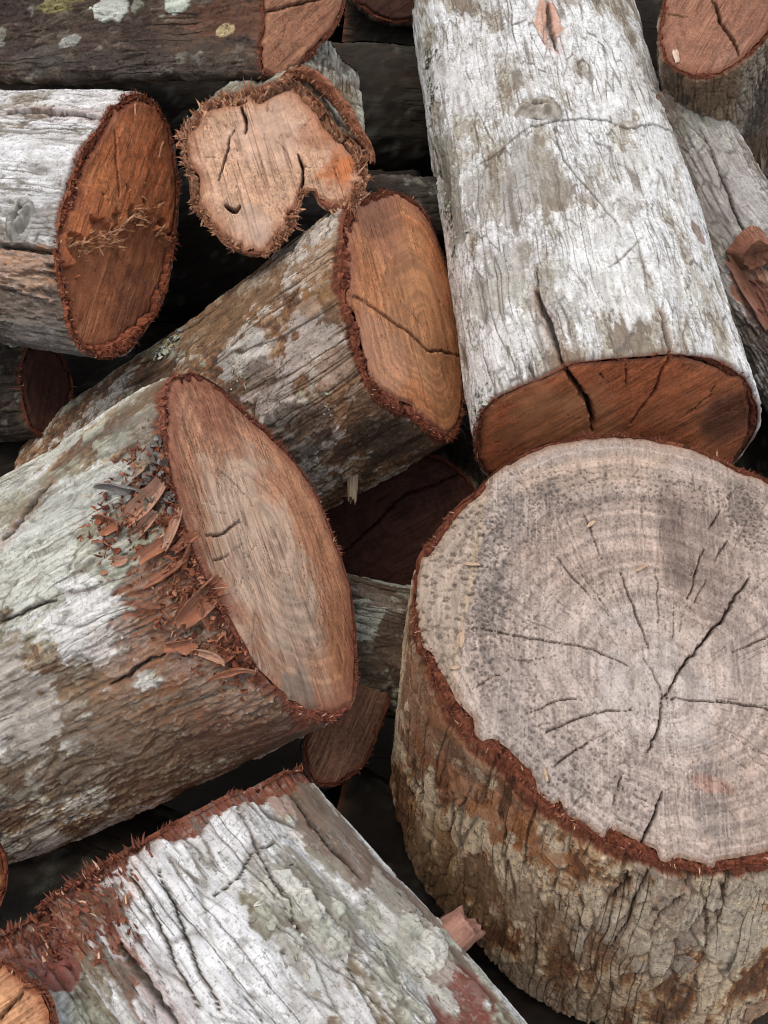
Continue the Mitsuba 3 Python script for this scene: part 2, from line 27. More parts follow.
DATA['D'] = {"O":[-0.25414,0.29337,0.57364],"n":[-0.5199,0.81494,0.25607],"d":[0.67956,-0.7122,-0.17598],"contour":[[0.01912,-0.19077],[0.0024,-0.19072],[-0.01416,-0.18925],[-0.03045,-0.18642],[-0.04639,-0.18228],[-0.06188,-0.17691],[-0.07684,-0.17035],[-0.09121,-0.16268],[-0.10492,-0.15393],[-0.11791,-0.14417],[-0.13012,-0.13344],[-0.14149,-0.12179],[-0.15194,-0.10927],[-0.16142,-0.09592],[-0.16983,-0.08181],[-0.17711,-0.067],[-0.18317,-0.05156],[-0.18793,-0.03558],[-0.19131,-0.01917],[-0.19325,-0.00244],[-0.19368,0.01449],[-0.19256,0.03146],[-0.18985,0.04832],[-0.18556,0.0649],[-0.17969,0.08105],[-0.17226,0.09658],[-0.16281,0.11097],[-0.14703,0.12025],[-0.12746,0.12428],[-0.12173,0.14142],[-0.11418,0.15878],[-0.10023,0.16866],[-0.08484,0.17612],[-0.06887,0.18205],[-0.05249,0.18647],[-0.03586,0.18937],[-0.01912,0.19077],[-0.0024,0.19072],[0.01416,0.18925],[0.03045,0.18642],[0.04639,0.18228],[0.06167,0.17632],[0.07258,0.16091],[0.07288,0.12999],[0.08826,0.1295],[0.11469,0.14023],[0.12999,0.1333],[0.14149,0.12179],[0.15194,0.10927],[0.16142,0.09592],[0.16983,0.08181],[0.17711,0.067],[0.18317,0.05156],[0.18793,0.03558],[0.19131,0.01917],[0.19325,0.00244],[0.19368,-0.01449],[0.19256,-0.03146],[0.18985,-0.04832],[0.18556,-0.0649],[0.17969,-0.08105],[0.17227,-0.09659],[0.16337,-0.11135],[0.15308,-0.12519],[0.14149,-0.13797],[0.12873,-0.14954],[0.11493,-0.15981],[0.10025,-0.16869],[0.08484,-0.17612],[0.06887,-0.18205],[0.05249,-0.18647],[0.03586,-0.18937]],"L":0.62,"taper":0.0,"bend":[0.0,0.0,0.0],"rounder":0,"fcracks":[],"bcracks":[[[[0.0415,0.7055],[0.0998,0.6904],[0.1636,0.6753]],0.0011,0.006,[0.3,0.25,0.2]],[[[0.05,0.6164],[0.1097,0.6027],[0.1651,0.5891]],0.0012,0.006,[0.3,0.25,0.2]],[[[0.0342,0.5986],[0.091,0.5918],[0.1543,0.5769]],0.0012,0.006,[0.3,0.25,0.2]],[[[0.0737,0.5578],[0.117,0.5565],[0.1501,0.5565]],0.0035,0.008,[0.25,0.08,0.04]],[[[0.0954,0.6383],[0.0995,0.6629],[0.091,0.6876],[0.0924,0.7555]],0.0008,0.005,[0.25,0.2,0.15]],[[[0.0413,0.7871],[0.1068,0.7802],[0.1647,0.7788]],0.003,0.006,[0.12,0.06,0.04]]],"blobs":[[0.011,0.4726,0.05,0.055,[0.19,0.045,0.035],0.9,0.4,-0.004],[0.0233,0.5646,0.045,0.06,[0.25,0.085,0.04],0.9,0.4,-0.004],[0.0817,0.5565,0.17,0.024,[0.15,0.055,0.03],0.9,0.4,-0.004],[0.0649,0.7954,0.035,0.045,[0.2,0.085,0.05],0.7,0.6,-0.002],[0.0995,0.7885,0.035,0.03,[0.5,0.44,0.4],0.6,0.6,0],[0.1493,0.689,0.05,0.05,[0.15,0.13,0.09],0.6,0.9,-0.001],[0.1914,0.7152,0.05,0.05,[0.13,0.115,0.085],0.6,0.9,-0.001],[0.2392,0.7775,0.04,0.05,[0.13,0.115,0.085],0.6,0.9,-0.001],[0.1254,0.8065,0.13,0.045,[0.13,0.09,0.065],0.9,0.6,-0.001],[0.2063,0.819,0.09,0.04,[0.15,0.105,0.08],0.85,0.7,-0.001],[0.3007,0.7733,0.035,0.05,[0.15,0.035,0.025],0.85,0.6,-0.002],[0.1016,0.6506,0.03,0.03,[0.2,0.19,0.12],0.7,0.8,0],[0.1459,0.6191,0.03,0.02,[0.2,0.19,0.12],0.6,0.8,0],[0.1749,0.6424,0.05,0.05,[0.2,0.19,0.14],0.5,0.9,0],[0.0553,0.6342,0.1,0.06,[0.66,0.66,0.68],0.7,0.8,0.001],[0.1275,0.5986,0.09,0.06,[0.66,0.67,0.7],0.75,0.8,0.001],[0.1983,0.6342,0.06,0.06,[0.64,0.65,0.68],0.6,0.8,0.001],[0.1558,0.7083,0.05,0.06,[0.26,0.24,0.2],0.7,0.8,0.001],[0.2277,0.7706,0.06,0.05,[0.4,0.39,0.35],0.6,0.8,0.001],[0.1258,0.6849,0.011361548524525573,0.011597151986439352,[0.55,0.54,0.5],0.9,1.0,0.0022],[0.1327,0.689,0.011722784964181342,0.010431709972050018,[0.5,0.5,0.47],0.9,1.0,0.0022],[0.12,0.6876,0.005905647717225155,0.008283483334475147,[0.5,0.5,0.47],0.9,1.0,0.0022],[0.1481,0.6821,0.006994645715541493,0.01011828601745597,[0.42,0.43,0.37],0.9,1.0,0.0022],[0.1644,0.6671,0.011125803613033135,0.006117229486506268,[0.5,0.5,0.47],0.9,1.0,0.0022],[0.1663,0.6917,0.006013593860402158,0.005012424035417742,[0.5,0.5,0.47],0.9,1.0,0.0022],[0.1571,0.6862,0.012859368870607402,0.011106854358057614,[0.42,0.43,0.37],0.9,1.0,0.0022],[0.192,0.6972,0.012008951465954213,0.009380111369739895,[0.5,0.5,0.47],0.9,1.0,0.0022],[0.199,0.761,0.012732514498537564,0.01125619174303535,[0.42,0.43,0.37],0.9,1.0,0.0022],[0.1993,0.7472,0.012486341246706362,0.006846683572649791,[0.42,0.43,0.37],0.9,1.0,0.0022],[0.1951,0.6904,0.005027064954994854,0.009745539746833839,[0.42,0.43,0.37],0.9,1.0,0.0022],[0.1999,0.7236,0.007448514072939467,0.009874938653488097,[0.5,0.5,0.47],0.9,1.0,0.0022],[0.1756,0.6849,0.00545600743628632,0.011825696942009647,[0.5,0.5,0.47],0.9,1.0,0.0022],[0.1955,0.7514,0.008234352649335117,0.008843461621658267,[0.42,0.43,0.37],0.9,1.0,0.0022],[0.1885,0.6876,0.005072627094556228,0.005327089830892591,[0.5,0.5,0.47],0.9,1.0,0.0022],[0.186,0.7692,0.0059521644565902,0.006722607534435297,[0.42,0.43,0.37],0.9,1.0,0.0022],[0.222,0.7624,0.009197614565544961,0.010429221102892967,[0.5,0.5,0.47],0.9,1.0,0.0022],[0.1958,0.7665,0.007938377729636093,0.007071046652320183,[0.42,0.43,0.37],0.9,1.0,0.0022],[0.2256,0.7844,0.007725924284033778,0.00927579276664837,[0.5,0.5,0.47],0.9,1.0,0.0022],[0.2247,0.7208,0.009361152296785911,0.0071871525854003485,[0.42,0.43,0.37],0.9,1.0,0.0022],[0.2288,0.7528,0.010014446148208858,0.010047945282043681,[0.42,0.43,0.37],0.9,1.0,0.0022],[0.2278,0.7857,0.00538841730838765,0.011906893761489873,[0.55,0.54,0.5],0.9,1.0,0.0022],[0.223,0.7802,0.010924467956659807,0.007406830309212719,[0.42,0.43,0.37],0.9,1.0,0.0022],[0.2135,0.761,0.005445657848063148,0.011412485439093937,[0.5,0.5,0.47],0.9,1.0,0.0022],[0.2456,0.801,0.006656479128037203,0.011869103402805708,[0.55,0.54,0.5],0.9,1.0,0.0022],[0.2624,0.8371,0.011304076398242855,0.005746414267880812,[0.42,0.43,0.37],0.9,1.0,0.0022],[0.2472,0.7761,0.008365166562486466,0.005988416859299573,[0.55,0.54,0.5],0.9,1.0,0.0022],[0.2494,0.8621,0.008628319916732987,0.008417112989886651,[0.55,0.54,0.5],0.9,1.0,0.0022],[0.2505,0.7706,0.008760646605717504,0.011313023284267965,[0.5,0.5,0.47],0.9,1.0,0.0022],[0.2407,0.7069,0.012678527067863717,0.009388754796683874,[0.42,0.43,0.37],0.9,1.0,0.0022],[0.2496,0.7968,0.008934896187323935,0.008606252107576526,[0.55,0.54,0.5],0.9,1.0,0.0022],[0.2498,0.8093,0.011288180637070641,0.010424286644830492,[0.55,0.54,0.5],0.9,1.0,0.0022],[0.1628,0.6959,0.0074455926634926645,0.008915200314903907,[0.55,0.54,0.5],0.9,1.0,0.0022],[0.1735,0.6849,0.011157979785260952,0.009836180694489903,[0.42,0.43,0.37],0.9,1.0,0.0022],[0.1727,0.7166,0.006429195140639592,0.01096275397450525,[0.42,0.43,0.37],0.9,1.0,0.0022],[0.1557,0.6904,0.010373143391232794,0.008240572922094059,[0.55,0.54,0.5],0.9,1.0,0.0022],[0.142,0.6959,0.007783076064221599,0.009508441510938652,[0.55,0.54,0.5],0.9,1.0,0.0022],[0.1708,0.7222,0.012378665855102514,0.006207311139176627,[0.55,0.54,0.5],0.9,1.0,0.0022],[0.2711,0.7583,0.007674714059718812,0.005993007464001928,[0.5,0.5,0.47],0.9,1.0,0.0022],[0.2894,0.7679,0.011830838351085123,0.006980007386505447,[0.5,0.5,0.47],0.9,1.0,0.0022],[0.2606,0.783,0.006374614037083414,0.010462601397585673,[0.55,0.54,0.5],0.9,1.0,0.0022],[0.2497,0.7236,0.007421328760608261,0.008872454743258158,[0.55,0.54,0.5],0.9,1.0,0.0022]],"fblobs":[],"fpits":[],"sq":[1.0,0.22],"fspots":{},"spots":{"r0":[0.0095,0.4493],"r1":[0.011,0.4726],"r2":[0.0214,0.5456],"r3":[0.0208,0.5728],"r4":[0.0397,0.5537],"r5":[0.0338,0.4726],"r6":[0.0251,0.5946],"r7":[0.0604,0.5537],"stub":[0.2618,0.8621],"stub2":[0.256,0.8079],"l0":[0.1493,0.689],"l1":[0.189,0.7083],"l2":[0.2224,0.7761],"l3":[0.2456,0.7788],"l4":[0.165,0.6972]}}
DATA['E'] = {"O":[0.04213,0.98351,0.71944],"n":[0.85979,-0.13173,0.49337],"d":[-0.80257,-0.10078,-0.58798],"contour":[[0.19655,-0.02883],[0.16693,-0.0702],[0.10927,-0.10811],[0.06453,-0.13576],[-0.00253,-0.15456],[-0.06603,-0.15592],[-0.11683,-0.12686],[-0.14211,-0.07961],[-0.16171,-0.02638],[-0.19368,0.04106],[-0.17904,0.08888],[-0.1351,0.13383],[-0.09358,0.16191],[-0.03957,0.17833],[0.01674,0.17853],[0.07354,0.15718],[0.12874,0.12359],[0.18857,0.07146],[0.21036,0.01774]],"L":0.62,"taper":0.0,"bend":[0.0,0.0,0.0],"rounder":0,"pith":[0.0054,-0.0372],"fcracks":[[[[-0.1069,0.1318],[-0.0801,0.0921],[-0.0578,0.0553],[-0.0331,-0.0035],[-0.0205,-0.0381],[0.0212,-0.0798],[0.0542,-0.1279]],0.0017,0.01,1],[[[-0.0084,0.0403],[0.0013,-0.0143]],0.0007,0.004,0.5],[[[0.0971,-0.0509],[0.0996,-0.1035]],0.0007,0.004,0.4]],"bcracks":[[[[0.0597,0.3657],[0.0805,0.3818]],0.002,0.005,[0.26,0.085,0.04]]],"blobs":[[0.079,0.4402,0.05,0.05,[0.43,0.38,0.35],0.75,0.9,0.0008],[0.1509,0.4538,0.04,0.04,[0.42,0.37,0.35],0.75,0.9,0.0008],[0.0718,0.515,0.05,0.05,[0.22,0.12,0.065],0.6,0.9,0],[0.0124,0.367,0.05,0.05,[0.26,0.14,0.065],0.6,0.8,0],[0.1517,0.3111,0.08,0.05,[0.19,0.12,0.07],0.6,0.9,0],[0.2255,0.2899,0.06,0.06,[0.2,0.12,0.065],0.6,0.9,0],[0.0803,0.6082,0.05,0.06,[0.05,0.04,0.03],0.8,0.8,0],[0.1528,0.5276,0.05,0.05,[0.055,0.045,0.04],0.75,0.8,0],[0.2916,0.2886,0.03,0.02,[0.35,0.32,0.18],0.7,0.8,0.002],[0.1721,0.3992,0.04,0.025,[0.45,0.45,0.43],0.6,0.9,0.002],[0.0456,0.5314,0.03,0.03,[0.13,0.08,0.05],0.6,0.8,0],[0.1568,0.4365,0.03,0.02,[0.13,0.08,0.05],0.6,0.8,0]],"fblobs":[[0.0221,-0.0236,0.1507,0.1411,0.566,[0.45,0.235,0.12],0.6,0.4,0],[-0.1151,0.0481,0.064,0.0646,0.908,[0.44,0.25,0.17],0.5,0.5,0],[0.0669,0.118,0.0723,0.0656,-0.539,[0.25,0.11,0.075],0.6,0.5,0]],"fpits":[],"sq":[0.65,0.85],"fspots":{"e0":[-0.0575,0.1485]},"spots":{"twig":[0.1723,0.6722],"w1":[0.1026,0.5037],"l0":[0.2885,0.3024],"l1":[0.2774,0.2899],"l2":[0.1737,0.4054],"l3":[0.1662,0.424],"l4":[0.1026,0.5037]},"sawang":-2.31,"rim":[[0.1215,0.01],[0.305,0.022],[0.385,0.024],[0.5165,0.018],[0.6365,0.01],[0.7685,0.003],[0.926,0.003]]}
DATA['F'] = {"O":[-0.34432,1.03154,0.8331],"n":[0.89964,-0.16395,0.40468],"d":[-0.88835,0.41079,-0.20514],"contour":[[0.20087,-0.02402],[0.1662,-0.05176],[0.12336,-0.07363],[0.06158,-0.09614],[-0.00477,-0.11429],[-0.06628,-0.11389],[-0.11671,-0.10458],[-0.16299,-0.08663],[-0.18261,-0.06351],[-0.19493,-0.03756],[-0.18217,-0.01071],[-0.15519,0.01898],[-0.13315,0.04185],[-0.11105,0.05735],[-0.0763,0.07132],[-0.03588,0.08095],[0.01367,0.09169],[0.07392,0.09359],[0.14377,0.09243],[0.19379,0.08106],[0.22328,0.05758],[0.23433,0.03147],[0.22476,0.00537]],"L":0.45,"taper":0.0,"bend":[0.0,0.0,0.0],"rounder":0,"pith":[0.0119,-0.0084],"fcracks":[[[[0.1102,0.0724],[0.0806,0.0503],[0.0354,0.0189]],0.0022,0.012,1]],"bcracks":[[[[0.2203,0.1774],[0.1646,0.1719],[0.1081,0.1752],[0.0476,0.1874]],0.0055,0.012,[0.25,0.1,0.06]],[[[0.0092,0.334],[0.0151,0.2934],[0.0225,0.2682]],0.0018,0.005,[0.2,0.17,0.15]],[[[0.0726,0.4115],[0.021,0.4126],[-0.0207,0.4115]],0.004,0.012,[0.2,0.1,0.05]]],"blobs":[[0.0453,0.3745,0.05,0.035,[0.22,0.21,0.2],0.7,0.8,0.0015],[0.0343,0.4365,0.12,0.03,[0.33,0.17,0.09],0.85,0.6,-0.004],[0.0161,0.4648,0.12,0.03,[0.3,0.17,0.1],0.8,0.6,-0.006],[0.0288,0.524,0.16,0.085,[0.06,0.045,0.04],0.9,0.4,-0.004],[0.035,0.4485,0.05,0.008,[0.5,0.36,0.27],0.7,0.7,0.001],[0.0862,0.2825,0.12,0.07,[0.62,0.63,0.66],0.6,0.8,0.0007]],"fblobs":[[-0.1082,-0.0862,0.1899,0.1176,0.061,[0.24,0.085,0.04],0.8,0.35,-0.012,0.9],[-0.08,-0.1196,0.1097,0.0801,0.238,[0.13,0.05,0.03],0.6,0.5,-0.003]],"fpits":[],"sq":[0.68,0.94],"fspots":{"f0":[0.1685,0.0684],"f1":[0.1695,0.0065],"f2":[0.094,-0.0012],"s0":[-0.0969,0.0397],"s1":[-0.0843,0.0319],"s2":[-0.062,0.0216],"s3":[-0.0444,0.0117],"s4":[-0.0282,0.0047],"s5":[-0.0036,-0.0021],"s6":[0.0207,-0.0099],"s7":[0.0482,-0.0164],"s8":[0.0805,-0.0258],"s9":[-0.059,0.0071],"s10":[-0.0807,0.0202],"s11":[0.0444,-0.0234],"s12":[0.0661,-0.0585],"s13":[-0.03,-0.0049]},"spots":{"knot":[0.052,0.3724]},"sawang":0.181,"rim":[[0.093,0.01],[0.422,0.014],[0.52,0.012],[0.582,0.016],[0.8085,0.006],[0.973,0.007]]}
DATA['G'] = {"O":[-0.15516,1.05631,0.90322],"n":[-0.05019,-0.53268,0.84483],"d":[0.02007,0.97209,-0.23373],"contour":[[-0.02952,-0.11121],[-0.05804,-0.08784],[-0.0667,-0.07575],[-0.08288,-0.05673],[-0.09139,-0.02368],[-0.09612,0.012],[-0.10088,0.04792],[-0.08409,0.06683],[-0.05572,0.08907],[-0.03391,0.09708],[-0.00325,0.10187],[0.02237,0.11096],[0.049,0.10932],[0.06888,0.09216],[0.0872,0.06723],[0.10408,0.0399],[0.12363,0.02172],[0.13553,0.00146],[0.13475,-0.0245],[0.12913,-0.04619],[0.11383,-0.05956],[0.09126,-0.06608],[0.07039,-0.05333],[0.05956,-0.0359],[0.05325,-0.03815],[0.04784,-0.05599],[0.03718,-0.08639],[0.02053,-0.10737],[-0.00587,-0.11756]],"L":0.4,"taper":-0.6,"bend":[0.0,0.0,0.0],"rounder":0,"pith":[0.0026,0.0064],"fcracks":[[[[-0.0227,0.0791],[-0.0166,0.0628],[-0.0182,0.0431]],0.002,0.01,1],[[[-0.0321,0.0479],[-0.0427,0.0155],[-0.0521,-0.018]],0.0013,0.007,0.9],[[[0.0495,-0.0379],[0.0539,-0.0096],[0.0481,0.0104]],0.0022,0.012,0.9],[[[-0.0449,-0.0497],[-0.0325,-0.0594],[-0.0261,-0.0507]],0.003,0.012,0.9]],"bcracks":[],"blobs":[],"fblobs":[[0.1001,-0.0148,0.0312,0.0427,-0.056,[0.42,0.13,0.04],0.9,0.8,0.002],[0.0132,0.032,0.0537,0.0656,0.767,[0.48,0.33,0.26],0.6,0.6,0],[-0.0138,-0.0708,0.0366,0.0278,-0.834,[0.42,0.32,0.27],0.6,0.6,0],[0.0738,0.0351,0.0295,0.0347,-0.786,[0.33,0.13,0.07],0.6,0.6,0]],"fpits":[],"sq":[0.99,0.9],"fspots":{},"spots":{},"sawang":-1.31,"flap":[[0.0274,0.108],[0.0505,0.1186],[0.0756,0.1077],[0.0977,0.0838],[0.1134,0.0578],[0.1253,0.036],[0.1372,0.0157],[0.1416,-0.0041]]}
DATA['H'] = {"O":[-0.11096,1.35079,0.9937],"n":[0.79984,-0.35357,0.48502],"d":[-0.90522,0.36255,-0.22168],"contour":[[0.14595,0.0412],[0.08595,0.08734],[0.01223,0.08642],[-0.0774,0.03692],[-0.11436,0.0003],[-0.15072,-0.02327],[-0.16834,-0.04451],[-0.1507,-0.06376],[-0.09092,-0.07532],[-0.02083,-0.07607],[0.04668,-0.06801],[0.08451,-0.05192],[0.12542,-0.02074]],"L":0.6,"taper":-0.2,"bend":[0.0,0.0,0.0],"rounder":0,"pith":[0.0042,-0.0017],"fcracks":[[[[-0.1178,0.0096],[-0.0721,-0.0043],[-0.0247,-0.0144],[0.0464,-0.0351]],0.0018,0.008,0.9]],"bcracks":[],"blobs":[[0.3606,0.2646,0.05,0.02,[0.24,0.21,0.09],0.8,0.9,0.002],[0.2645,0.2756,0.03,0.02,[0.52,0.55,0.5],0.85,0.8,0.002],[0.1421,0.2756,0.02,0.015,[0.55,0.6,0.54],0.9,0.6,0.002],[0.3285,0.3299,0.02,0.012,[0.4,0.41,0.38],0.7,0.7,0.001],[0.0578,0.2984,0.06,0.03,[0.14,0.06,0.035],0.6,0.8,0.001],[0.0627,0.3179,0.012,0.008,[0.55,0.44,0.25],0.8,0.5,0.002],[0.3776,0.3546,0.08,0.03,[0.1,0.09,0.08],0.5,0.8,0],[0.1735,0.3732,0.25,0.03,[0.045,0.038,0.035],0.6,0.8,0]],"fblobs":[],"fpits":[],"sq":[0.58,0.99],"fspots":{},"spots":{},"sawang":-0.003}
DATA['I'] = {"O":[0.45581,1.45261,0.756],"n":[-0.46208,0.78144,0.41932],"d":[0.44392,-0.77417,-0.45121],"contour":[[-0.0555,-0.05762],[-0.06031,-0.05256],[-0.06466,-0.04711],[-0.06852,-0.04129],[-0.07186,-0.03516],[-0.07465,-0.02877],[-0.07687,-0.02215],[-0.07851,-0.01537],[-0.07955,-0.00847],[-0.07999,-0.0015],[-0.07981,0.00548],[-0.07903,0.01241],[-0.07765,0.01925],[-0.07568,0.02595],[-0.07313,0.03244],[-0.07002,0.03869],[-0.06638,0.04465],[-0.06224,0.05026],[-0.05762,0.0555],[-0.05256,0.06031],[-0.04711,0.06466],[-0.04129,0.06852],[-0.03516,0.07186],[-0.02877,0.07465],[-0.02215,0.07687],[-0.01537,0.07851],[-0.00847,0.07955],[-0.0015,0.07999],[0.00548,0.07981],[0.01241,0.07903],[0.01925,0.07765],[0.02595,0.07568],[0.03244,0.07313],[0.03869,0.07002],[0.04465,0.06638],[0.05026,0.06224],[0.0555,0.05762],[0.06031,0.05256],[0.06466,0.04711],[0.06852,0.04129],[0.07186,0.03516],[0.07465,0.02877],[0.07687,0.02215],[0.07851,0.01537],[0.07955,0.00847],[0.07999,0.0015],[0.07981,-0.00548],[0.07903,-0.01241],[0.07765,-0.01925],[0.07568,-0.02595],[0.07313,-0.03244],[0.07002,-0.03869],[0.06638,-0.04465],[0.06224,-0.05026],[0.05762,-0.0555],[0.05256,-0.06031],[0.04711,-0.06466],[0.04129,-0.06852],[0.03516,-0.07186],[0.02877,-0.07465],[0.02215,-0.07687],[0.01537,-0.07851],[0.00847,-0.07955],[0.0015,-0.07999],[-0.00548,-0.07981],[-0.01241,-0.07903],[-0.01925,-0.07765],[-0.02595,-0.07568],[-0.03244,-0.07313],[-0.03869,-0.07002],[-0.04465,-0.06638],[-0.05026,-0.06224]],"L":0.7,"taper":0.1,"bend":[0.0,0.0,0.0],"rounder":0,"fcracks":[],"bcracks":[[[[0.0843,0.2808],[0.2392,0.2645],[0.3282,0.2634]],0.0018,0.006,[0.25,0.2,0.17]]],"blobs":[[0.3431,0.2354,0.06,0.035,[0.22,0.09,0.05],0.9,0.5,-0.004],[0.3903,0.227,0.06,0.03,[0.13,0.045,0.035],0.8,0.5,-0.004],[0.4012,0.1827,0.06,0.04,[0.06,0.05,0.045],0.8,0.6,0],[0.5084,0.1149,0.08,0.06,[0.05,0.04,0.035],0.8,0.6,0],[0.0701,0.2886,0.03,0.05,[0.22,0.23,0.19],0.5,0.8,0],[0.1689,0.2685,0.1,0.05,[0.36,0.34,0.33],0.6,0.8,0.0005]],"fblobs":[],"fpits":[],"sq":[0.75,0.74],"fspots":{},"spots":{"p0":[0.2885,0.2584],"p1":[0.3294,0.2264],"p2":[0.3716,0.2253]}}
DATA['J'] = {"O":[0.51772,1.48258,0.90631],"n":[-0.20004,-0.21394,0.95615],"d":[0.30027,0.21754,-0.92872],"contour":[[0.01517,0.17283],[-0.03744,0.14066],[-0.07012,0.07762],[-0.0922,0.00171],[-0.10176,-0.06359],[-0.09561,-0.09635],[-0.0768,-0.1214],[-0.04084,-0.13618],[0.00058,-0.1206],[0.03621,-0.09236],[0.06826,-0.04922],[0.09038,0.0122],[0.09923,0.09278],[0.06701,0.16174]],"L":0.35,"taper":0.08,"bend":[0.0,0.0,0.0],"rounder":0,"pith":[-0.0106,-0.0012],"fcracks":[[[[-0.0106,0.0221],[-0.0066,-0.0186],[-0.0026,-0.065],[0.0031,-0.1084]],0.0026,0.012,1],[[[-0.0785,0.0113],[-0.0618,0.0036],[-0.0513,-0.0044]],0.0012,0.006,0.7]],"bcracks":[],"blobs":[[0.0361,0.3974,0.06,0.05,[0.2,0.13,0.08],0.7,0.8,0],[0.1364,0.4856,0.06,0.05,[0.06,0.05,0.045],0.7,0.8,0]],"fblobs":[],"fpits":[],"sq":[0.98,0.65],"fspots":{"c0":[-0.0837,-0.0867]},"spots":{},"sawang":0.972}
DATA['K'] = {"O":[-0.48998,0.97602,0.58669],"n":[0.8,-0.3694,0.47281],"d":[-0.95238,0.14566,-0.26786],"contour":[[0.03351,-0.024],[-0.0018,-0.04884],[-0.04371,-0.04732],[-0.06025,-0.02471],[-0.05079,0.00894],[-0.03517,0.03295],[-0.00414,0.05889],[0.02335,0.06809],[0.05143,0.05022],[0.05486,0.01606]],"L":0.4,"taper":0,"bend":[0.0,0.0,0.0],"rounder":0,"pith":[-0.0005,0.0042],"fcracks":[],"bcracks":[],"blobs":[],"fblobs":[],"fpits":[],"sq":[0.88,0.95],"fspots":{},"spots":{}}
DATA['M'] = {"O":[0.02144,0.87062,0.4282],"n":[-0.10013,-0.84947,0.51804],"d":[0.10013,0.84947,-0.51804],"contour":[[0.00458,-0.14093],[-0.06818,-0.12601],[-0.10536,-0.07793],[-0.11705,-0.01995],[-0.09954,0.04731],[-0.05562,0.08649],[-0.00368,0.10069],[0.05651,0.09685],[0.10405,0.06666],[0.12812,0.00456],[0.1193,-0.06292],[0.07433,-0.11926]],"L":0.4,"taper":0,"bend":[0.0,0.0,0.0],"rounder":0,"pith":[0.0166,0.0261],"fcracks":[[[[-0.0864,-0.076],[0.0014,0.0247],[0.1026,0.0823]],0.002,0.01,1]],"bcracks":[],"blobs":[],"fblobs":[],"fpits":[],"sq":[1.0,0.93],"fspots":{},"spots":{}}
DATA['N'] = {"O":[-0.06451,0.65892,0.41508],"n":[-0.97725,0.1672,-0.13046],"d":[0.96289,-0.04692,-0.26577],"contour":[[-0.05129,-0.07997],[-0.05806,-0.07519],[-0.06439,-0.06985],[-0.07024,-0.06397],[-0.07554,-0.0576],[-0.08028,-0.0508],[-0.0844,-0.04361],[-0.08788,-0.03609],[-0.09069,-0.02829],[-0.09281,-0.02028],[-0.09422,-0.01211],[-0.09492,-0.00386],[-0.0949,0.00443],[-0.09415,0.01269],[-0.09269,0.02084],[-0.09052,0.02884],[-0.08766,0.03662],[-0.08413,0.04412],[-0.07997,0.05129],[-0.07519,0.05806],[-0.06985,0.06439],[-0.06397,0.07024],[-0.0576,0.07554],[-0.0508,0.08028],[-0.04361,0.0844],[-0.03609,0.08788],[-0.02829,0.09069],[-0.02028,0.09281],[-0.01211,0.09422],[-0.00386,0.09492],[0.00443,0.0949],[0.01269,0.09415],[0.02084,0.09269],[0.02884,0.09052],[0.03662,0.08766],[0.04412,0.08413],[0.05129,0.07997],[0.05806,0.07519],[0.06439,0.06985],[0.07024,0.06397],[0.07554,0.0576],[0.08028,0.0508],[0.0844,0.04361],[0.08788,0.03609],[0.09069,0.02829],[0.09281,0.02028],[0.09422,0.01211],[0.09492,0.00386],[0.0949,-0.00443],[0.09415,-0.01269],[0.09269,-0.02084],[0.09052,-0.02884],[0.08766,-0.03662],[0.08413,-0.04412],[0.07997,-0.05129],[0.07519,-0.05806],[0.06985,-0.06439],[0.06397,-0.07024],[0.0576,-0.07554],[0.0508,-0.08028],[0.04361,-0.0844],[0.03609,-0.08788],[0.02829,-0.09069],[0.02028,-0.09281],[0.01211,-0.09422],[0.00386,-0.09492],[-0.00443,-0.0949],[-0.01269,-0.09415],[-0.02084,-0.09269],[-0.02884,-0.09052],[-0.03662,-0.08766],[-0.04412,-0.08413]],"L":0.4,"taper":0,"bend":[0.0,0.0,0.0],"rounder":0,"fcracks":[],"bcracks":[],"blobs":[[0.0183,0.3185,0.035,0.03,[0.36,0.38,0.34],0.75,0.9,0.002],[0.0492,0.4301,0.06,0.02,[0.38,0.41,0.38],0.7,0.8,0.001]],"fblobs":[],"fpits":[],"sq":[0.87,0.54],"fspots":{},"spots":{"w":[0.0217,0.3641]}}
DATA['O'] = {"O":[-0.03754,0.52153,0.43464],"n":[0.4514,-0.25964,0.85371],"d":[-0.11959,0.34728,-0.93011],"contour":[[0.03904,0.10312],[0.05254,0.08256],[0.04858,0.04331],[0.03731,-0.0055],[0.01772,-0.05151],[-0.00942,-0.07749],[-0.04289,-0.08335],[-0.06212,-0.05017],[-0.05803,0.00735],[-0.03842,0.06161],[-0.01847,0.0935],[0.00967,0.10585]],"L":0.35,"taper":0,"bend":[0.0,0.0,0.0],"rounder":0,"pith":[-0.0089,0.0112],"fcracks":[],"bcracks":[],"blobs":[],"fblobs":[],"fpits":[],"sq":[0.92,0.98],"fspots":{},"spots":{},"sawang":-1.854}
DATA['Q'] = {"O":[0.05475,1.86377,0.62038],"n":[-0.85213,-0.4271,0.30241],"d":[0.90226,0.41352,-0.12219],"contour":[[-0.00247,0.03848],[-0.032,0.1123],[-0.02207,0.16153],[0.0289,0.14452],[0.08537,0.09391],[0.14561,0.0256],[0.18262,-0.05578],[0.18939,-0.10413],[0.12997,-0.10332],[0.06005,-0.03355]],"L":0.45,"taper":0,"bend":[0.0,0.0,0.0],"rounder":0,"pith":[0.0763,0.0333],"fcracks":[],"bcracks":[],"blobs":[],"fblobs":[],"fpits":[],"sq":[0.62,0.95],"fspots":{},"spots":{}}
